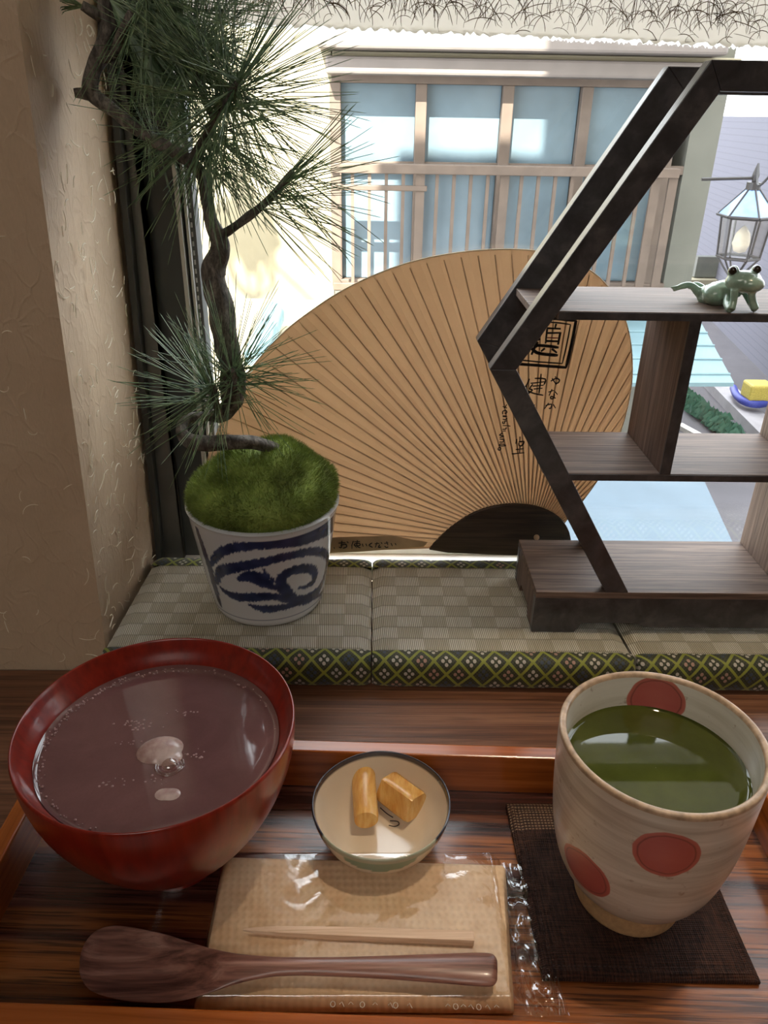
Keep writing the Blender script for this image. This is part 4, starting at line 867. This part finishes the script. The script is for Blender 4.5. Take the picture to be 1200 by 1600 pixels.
# ================================================================= FROG
t = NT('celadon_glaze'); n = t.noise(t.obj(), 140, 4, .6, .5); t.set(Base_Color=t.ramp(n, [(.3, srgb(138, 168, 148)), (.55, srgb(164, 192, 172)), (.75, srgb(196, 216, 192))]), Roughness=.16, Coat_Weight=.5, Coat_Roughness=.06); M['frog'] = t.m
zf = z_mid; yf_ = YS+.016
def fp(u, v, dy=0): return P(u, v, y=yf_+dy)
body = [('t', [fp(1152, 452, -.004), fp(1135, 455, .002), fp(1115, 460, .008), fp(1098, 462, .014)], [.0042, .0062, .0066, .0050]),
        ('e', fp(1122, 459, .006), (.0105, .0075, .0062), .7),
        ('e', fp(1162, 440, -.008), (.0098, .0070, .0056), .15), ('e', fp(1173, 444, -.011), (.0070, .0060, .0042), .1),
        ('e', fp(1146, 424, -.008), (.0028, .0028, .0030), 0), ('e', fp(1181, 422, -.006), (.0024, .0026, .0027), 0),
        ('t', [fp(1140, 460, -.002), fp(1136, 474, -.008), fp(1142, 484, -.0145)], [.0026, .0022, .0022]),
        ('t', [fp(1142, 484, -.0145), fp(1146, 470, -.013), fp(1148, 452, -.0125)], [.0022, .0019, .0021]),
        ('t', [fp(1166, 458, -.002), fp(1174, 472, -.008), fp(1180, 483, -.013)], [.0022, .0022, .0021]),
        ('t', [fp(1180, 483, -.013), fp(1176, 470, -.012), fp(1174, 455, -.012)], [.0021, .0019, .0020]),
        ('t', [fp(1104, 464, .010), fp(1092, 457, .012), fp(1080, 446, .013), fp(1066, 447, .012), fp(1052, 453, .010)], [.0032, .0026, .0018, .0018, .0010]),
        ('t', [fp(1104, 460, .018), fp(1096, 450, .022), fp(1086, 445, .022), fp(1076, 450, .020)], [.0028, .0022, .0018, .0012]),
        ('t', [fp(1062, 449, .011), fp(1048, 449, .010)], [.0012, .0006])]
vsum = min(P(1142, 484, y=yf_-.0145).z-.0022, 9)
fo = blob('frog_figurine', body, M['frog'], (fp(1142, 470).x, yf_, zf), .00055, smooth=4)
setp(fo, 'small green glazed frog figurine lying chin on hands on the upper shelf', 'figurine')
for (u, v, dy) in ((1145, 423, -.0098), (1183, 421, -.0078)):
    q = fp(u, v, dy); MB().lathe(q, [(.0021*math.sin(a), -.0021*math.cos(a)) for a in [math.pi*i/10 for i in range(11)]], 18).build('eye', plain('brown_eye', srgb(58, 48, 38), .15), fo, smooth=True, org=ORG[fo.name])['label'] = 'dark glossy brown eye'

# ================================================================= OUTSIDE
YO = 7.0
M['stucco'] = plain('grey_stucco', srgb(112, 112, 104), .9, nvar=.06, nscale=3, bump=.2)
M['stucco_w'] = plain('cream_stucco', srgb(152, 144, 122), .9, nvar=.04, nscale=3, bump=.2)
M['brownf'] = plain('brown_window_frame', srgb(104, 90, 80), .6, nvar=.1, nscale=8)
M['gutter'] = plain('pink_brown_metal', srgb(126, 118, 114), .6, nvar=.06, nscale=6)
M['curtain'] = plain('pale_blue_glass', srgb(108, 128, 140), .2, nvar=.14, nscale=1.6)
def fpz(u, v, y=YO): q = P(u, v, y=y); return q.x, q.z
def pbox(mb, u0, v0, u1, v1, ya, yb, y=YO):
    ax, az = fpz(u0, v0, y); bx, bz = fpz(u1, v1, y); cx_, cz = fpz((u0+u1)/2, v1, y); return mb.box((ax, ya, min(bz, cz)), (bx, yb, az))
bl = thing('house_across_street', 'pale two-storey house across the street with a brown framed window and balcony rail', 'building', (0, YO, -3.3))
xr_ = P(1152, 70, y=YO).x; zt0 = P(800, 62, y=YO).z
xw0, _ = fpz(520, 300); xw1, _ = fpz(1062, 300); zw1 = fpz(800, 118)[1]; zw0 = fpz(700, 452)[1]
mb = MB(); mb.box((xw1, YO, -3.3), (xr_, YO+.3, zt0)).box((xw0, YO, -3.3), (xw1, YO+.3, zw0)).box((xw0, YO, zw1), (xw1, YO+.3, zt0)); mb.box((xw0, YO+.32, -3.3), (xr_, YO+6, zt0+.02)); mb.build('main_wall', M['stucco'], bl)
MB().box((-6, YO-.02, -3.3), (xw0, YO+6, zt0+1.2)).build('side_wall', M['stucco_w'], bl)
xe0 = fpz(500, 60)[0]; xe1 = fpz(1110, 90)[0]
MB().box((xe0, YO-.35, zt0-.10), (xe1, YO+.1, zt0+.06)).box((xe0+.05, YO-.22, zt0-.26), (xe1-.03, YO+.02, zt0-.14)).build('eaves_gutter', M['gutter'], bl, bevel=.02)
MB().box((xe0+.1, YO-.13, zw1+.02), (xe1+.2, YO+.01, zw1+.14)).build('window_hood', M['stucco_w'], bl, bevel=.01)
wb = MB(); 
for u in (525, 655, 786, 905, 1040): x = fpz(u, 250)[0]; wb.box((x-.045, YO-.029, zw0+.08), (x+.045, YO+.058, zw1-.07))
wb.box((xw0, YO-.03, zw1-.07), (xw1, YO+.06, zw1)).box((xw0, YO-.03, zw0), (xw1, YO+.06, zw0+.08)).box((xw0, YO, fpz(700, 268)[1]), (xw1, YO+.05, fpz(700, 268)[1]+.07))
wfr = wb.build('window_frame', M['brownf'], bl, bevel=.006)
us = (525, 655, 786, 905, 1040)
for a, b in zip(us, us[1:]):
    x_a, x_b = fpz(a, 250)[0]+.045, fpz(b, 250)[0]-.045
    MB().box((x_a, YO+.08, zw0+.08), (x_b, YO+.10, zw1-.07)).build('pane', M['curtain'], wfr)
YRL = YO-.45
rl = MB(); xa, za = fpz(518, 262, YRL); xb, zb2 = fpz(1060, 270, YRL); zrb = fpz(600, 448, YRL)[1]
rr_ = MB().box((xa, YRL-.04, za-.035), (xb, YRL+.05, za+.035)).box((xa, YRL-.02, zrb-.03), (xb, YRL+.03, zrb+.03)).box((xa, YRL-.02, za-.16), (xa+.75, YRL+.03, za-.12)).build('balcony_rail', M['brownf'], bl, bevel=.006)
nb = 21
for k in range(nb):
    x = xa+.03+(xb-xa-.06)*k/(nb-1); w_ = .035 if k % 5 == 0 or k == nb-2 else .013
    MB().box((x-w_, YRL-.01, zrb), (x+w_, YRL+.02, za-.03)).build('baluster', M['brownf'], rr_)
# right side tall wall running along the side street
a = P(1100, 490, z=-3.3); b = P(1215, 605, z=-3.3); zt1 = P(1165, 182, y=a.y).z
t = NT('lavender_siding'); sp = t.n('ShaderNodeSeparateXYZ', Vector=t.n('ShaderNodeTexCoord').outputs['Object']); l = t.ramp(t.math('FRACT', t.math('MULTIPLY', sp.outputs[2], 9.)), [(.82, (0, 0, 0, 1)), (.95, (1, 1, 1, 1))]); t.set(Base_Color=t.mix(l, srgb(108, 107, 118), srgb(96, 95, 106)), Roughness=.8)
d = Vector((b.x-a.x, b.y-a.y)); far = Vector((a.x, a.y))-d*1.6; ne = Vector((b.x, b.y))+d*.8
pl = [(far.x, far.y), (ne.x, ne.y), (ne.x+8, ne.y), (far.x+14, far.y)]
nh = thing('siding_house', 'lavender grey sided building beyond the lantern at the far right', 'building', (a.x+3, a.y, -3.3))
MB().slab([(far.x, far.y), (ne.x, ne.y), (ne.x+9, ne.y+2), (far.x+14, far.y+2)], -3.3, zt1).build('siding_wall', t.m, nh)
xq, zq = fpz(1088, 400, a.y-.2); xq2, zq2 = fpz(1126, 432, a.y-.2)
MB().box((xq, a.y-.3, zq2), (xq2, a.y-.1, zq)).build('small_window', plain('dim_window', srgb(110, 112, 104), .3, nscale=2), nh)
MB().box((xq-.15, a.y-.5, zq2-.14), (xq2+.3, a.y-.1, zq2-.02)).build('window_ledge', M['stucco_w'], nh)
# ground
rd = MB().box((-20, .62, -3.5), (30, 60, -3.3)); struct(rd.build('street_ground', plain('asphalt', srgb(96, 93, 98), .9, nvar=.06, nscale=2))); bpy.data.objects['street_ground'].name = 'floor_street'
# awnings / roofs
def roof(name, label, pts, mat, th=.03, seams=0, group=None):
    # pts: world corners in order near-left, near-right, far-right, far-left
    r = thing(name, label, 'roof', pts[0], group=group); n = Vector((0, 0, -th))
    vs = [Vector(p) for p in pts]+[Vector(p)+n for p in pts]; MB().add(vs, [(0, 1, 2, 3), (7, 6, 5, 4), (0, 4, 5, 1), (1, 5, 6, 2), (2, 6, 7, 3), (3, 7, 4, 0)]).build('roof_sheet', mat, r)
    sm_ = MB()
    for k in range(seams):
        s = (k+.5)/seams; p = vs[0].lerp(vs[3], s); q = vs[1].lerp(vs[2], s); sm_.tube([p+Vector((0, 0, .004)), q+Vector((0, 0, .004))], .012, 6)
    if seams: sm_.build('roof_seams', mat, r)
    return r
M['blue'] = plain('pale_blue_metal', srgb(108, 136, 144), .6, nvar=.05, nscale=3); M['blue2'] = plain('light_blue_roof', srgb(84, 102, 116), .6, nvar=.06, nscale=4)
def Q(u, v, z): return P(u, v, z=z)
roof('blue_awning', 'pale turquoise seamed awning below the house window, seen right of the fan', [Q(860, 598, -1.42), Q(1147, 598, -1.42), Q(1090, 494, -1.26), Q(860, 489, -1.26)], M['blue'], seams=5)
roof('lower_roof', 'light blue flat roof just outside the window, seen under the lower shelf', [Q(600, 866, -1.0), Q(1145, 848, -1.0), Q(1096, 742, -1.05), Q(600, 732, -1.05)], M['blue2'], seams=0)
roof('sunlit_roof', 'white sunlit roof beside the left window frame', [Q(180, 800, -1.0), Q(540, 720, -1.0), Q(560, 470, -1.12), Q(180, 462, -1.12)], M['stucco_w'], th=.05, seams=0)
a_, b_, c_, d_ = Q(382, 552, -.93), Q(412, 562, -.93), Q(444, 486, -.93), Q(414, 484, -.93)
tp_ = MB(); n_ = 12; vs = [(a_.lerp(b_, i/n_).lerp(d_.lerp(c_, i/n_), j/n_)+Vector((0, 0, .06*math.sin(math.pi*i/n_)+.02*math.sin(j*1.3)+.0))) for j in range(n_+1) for i in range(n_+1)]
fs = [(j*(n_+1)+i, j*(n_+1)+i+1, (j+1)*(n_+1)+i+1, (j+1)*(n_+1)+i) for j in range(n_) for i in range(n_)]
nb0 = len(vs); vs += [Vector((v.x, v.y, -.99)) for v in vs]; fs += [tuple(nb0+i for i in reversed(f)) for f in fs]
for i in range(n_):
    for e0, e1 in ((i, i+1), (n_*(n_+1)+i, n_*(n_+1)+i+1), (i*(n_+1), (i+1)*(n_+1)), (i*(n_+1)+n_, (i+1)*(n_+1)+n_)): fs.append((e0, e1, nb0+e1, nb0+e0))
o = MB().add(vs, fs).build('blue_tarp', plain('blue_tarp', srgb(126, 160, 172), .5, nscale=8), org=(a_.x, a_.y, -.99), smooth=True, sharp=40); setp(o, 'folded blue tarp on the white roof beside the pine trunk', 'tarp')
# kerb, planting, play sled
def ribbon(name, pts, w_, h_, mat, label, cat, z=-3.3):
    q = [Q(u, v, z) for u, v in pts]; mb = MB(); vs = []
    for i, p in enumerate(q):
        d = (q[min(i+1, len(q)-1)]-q[max(i-1, 0)]); nn = Vector((-d.y, d.x, 0)).normalized()*w_; vs += [p-nn, p+nn, p+nn+Vector((0, 0, h_)), p-nn+Vector((0, 0, h_))]
    m = len(q); fs = [(i*4+k, i*4+(k+1) % 4, i*4+4+(k+1) % 4, i*4+4+k) for i in range(m-1) for k in range(4)]+[(0, 1, 2, 3), tuple((m-1)*4+k for k in (3, 2, 1, 0))]
    return setp(mb.add(vs, fs).build(name, mat, org=(q[0].x, q[0].y, z)), label, cat)
ribbon('kerb_stone', [(1104, 592), (1150, 640), (1225, 715)], .16, .14, plain('kerb_concrete', srgb(176, 172, 176), .8, nscale=3), 'pale kerb running down the side street', 'kerb')
ribbon('white_hose', [(1060, 668), (1100, 690), (1136, 716)], .05, .06, plain('hose_white', srgb(214, 210, 206), .6), 'thin white line along the planting in the street', 'road marking')
gp = MB()
for _ in range(1800):
    s = random.random(); u = 1068+s*85; v = 632+s*66+random.gauss(0, 4); q = Q(u, v, -3.3); hgt = random.uniform(.03, .16); a = random.uniform(0, 6.28); r = random.uniform(.04, .09); c0 = Vector((q.x, q.y, q.z+hgt*random.random()))
    gp.add([c0, c0+Vector((r*math.cos(a), r*math.sin(a), r*.5)), c0+Vector((0, 0, r*1.5)), c0+Vector((-r*math.cos(a), -r*math.sin(a), r*.5))], [(0, 1, 2, 3)])
setp(gp.build('street_shrubs', plain('blue_green_leaf', srgb(96, 140, 120), .7, nscale=5), org=Q(1115, 660, -3.3)), 'low blue-green shrubs along the street below the shelf', 'shrub', kind='stuff')
q0 = Q(1182, 628, -3.3)
cart = thing('hand_cart', 'small blue and yellow cart standing in the street at the right edge', 'cart', q0)
bp = [Q(u, v, -3.05) for u, v in ((1146, 606), (1151, 618), (1164, 628), (1182, 632), (1200, 629), (1212, 622))]
MB().tube(smoothpath(bp, 4), .05, 10).build('blue_frame', plain('blue_plastic', srgb(66, 76, 168), .5), cart, smooth=True)
qa = Q(1184, 622, -3.0); MB().box((qa.x-.16, qa.y-.1, -3.02), (qa.x+.16, qa.y+.2, -2.80)).build('yellow_box', plain('yellow_plastic', srgb(214, 194, 96), .6), cart, bevel=.03)
MB().tube([Vector((q0.x-.15, q0.y, -3.2)), Vector((q0.x+.2, q0.y, -3.2))], .10, 16).build('wheel_axle', M['alu_dark'], cart, smooth=True, sharp=40)
# lantern
def lantern(label, base, s=1.0, grp=None):
    L = thing('street_lantern', label, 'lantern', base, group=grp); bx_, by_, bz_ = base; iron = M['iron']
    def ring(z, r, rot=math.pi/6): return [Vector((bx_+s*r*math.cos(rot+i*math.pi/3), by_+s*r*math.sin(rot+i*math.pi/3), bz_+s*z)) for i in range(6)]
    r0, r1 = ring(0, .105), ring(.20, .122); re = ring(.205, .145); rt_ = ring(.335, .03)
    mb = MB()
    for i in range(6): mb.tube([r0[i], r1[i]], .006*s, 6); mb.tube([r0[i], r0[(i+1) % 6]], .008*s, 6); mb.tube([r1[i], r1[(i+1) % 6]], .008*s, 6); mb.tube([re[i], re[(i+1) % 6]], .007*s, 6); mb.tube([re[i], rt_[i]], .005*s, 6); mb.tube([r0[i], Vector((bx_, by_, bz_-s*.13))], .005*s, 6)
    mb.tube([Vector((bx_, by_, bz_+s*z)) for z in (.33, .365)], .035*s, 12); mb.tube([Vector((bx_, by_, bz_+s*z)) for z in (.36, .40, .45)], [.012*s, .018*s, .005*s], 10)
    mb.tube([Vector((bx_, by_, bz_+s*.385)), Vector((bx_-s*.27, by_, bz_+s*.375))], .008*s, 6)
    mb.build('lantern_cage', iron, L)
    MB().add(re+rt_, [(i, (i+1) % 6, 6+(i+1) % 6, 6+i) for i in range(6)]).build('lantern_roof', M['lroof'], L)
    gl = MB(); cz = Vector((bx_, by_, 0))
    for i in range(6): gl.add([p.lerp(Vector((bx_, by_, p.z)), .05) for p in (r0[i], r0[(i+1) % 6], r1[(i+1) % 6], r1[i])], [(0, 1, 2, 3)])
    gl.build('glass_panel', M['lglass'], L)
    MB().lathe((bx_, by_, bz_+s*.02), [(0, 0), (.03*s, .01*s), (.045*s, .05*s), (.035*s, .10*s), (.012*s, .13*s), (0, .14*s)], 20).build('lamp_bulb', M['lbulb'], L, smooth=True)
    return L
M['iron'] = plain('dark_iron', srgb(48, 46, 48), .5, nscale=20); M['lroof'] = plain('blue_glass_roof', srgb(128, 158, 204), .12, nvar=.15, nscale=12)
M['lglass'] = glassy('lantern_glass', (.80, .78, .74, 1)); M['lbulb'] = plain('milky_bulb', srgb(224, 216, 200), .4, nvar=.05)
lb = P(1153, 402, y=4.2); lan = lantern('hexagonal iron street lantern with blue glass roof at the right', (lb.x, lb.y, lb.z), 1.0)
wr = MB().tube(smoothpath([Vector((lb.x, lb.y, lb.z+.45)), P(1185, 290, y=4.1), P(1215, 262, y=4.0), P(1300, 180, y=3.6)], 6), .006, 6); wr.build('lantern_wire', M['iron'], lan)

sp0 = P(392, 430, y=YO-.02)+Vector((-.3, -1, 1))*5.2
l2 = lantern('second iron street lantern, casting its shadow on the pale wall behind the pine', (sp0.x, sp0.y, sp0.z), 1.9)
MB().tube([sp0+Vector((0, 0, .8)), sp0+Vector((-.5, 0, .78)), Vector((-2.2, .6, sp0.z+.7))], .02, 8).build('wall_bracket', M['iron'], l2)
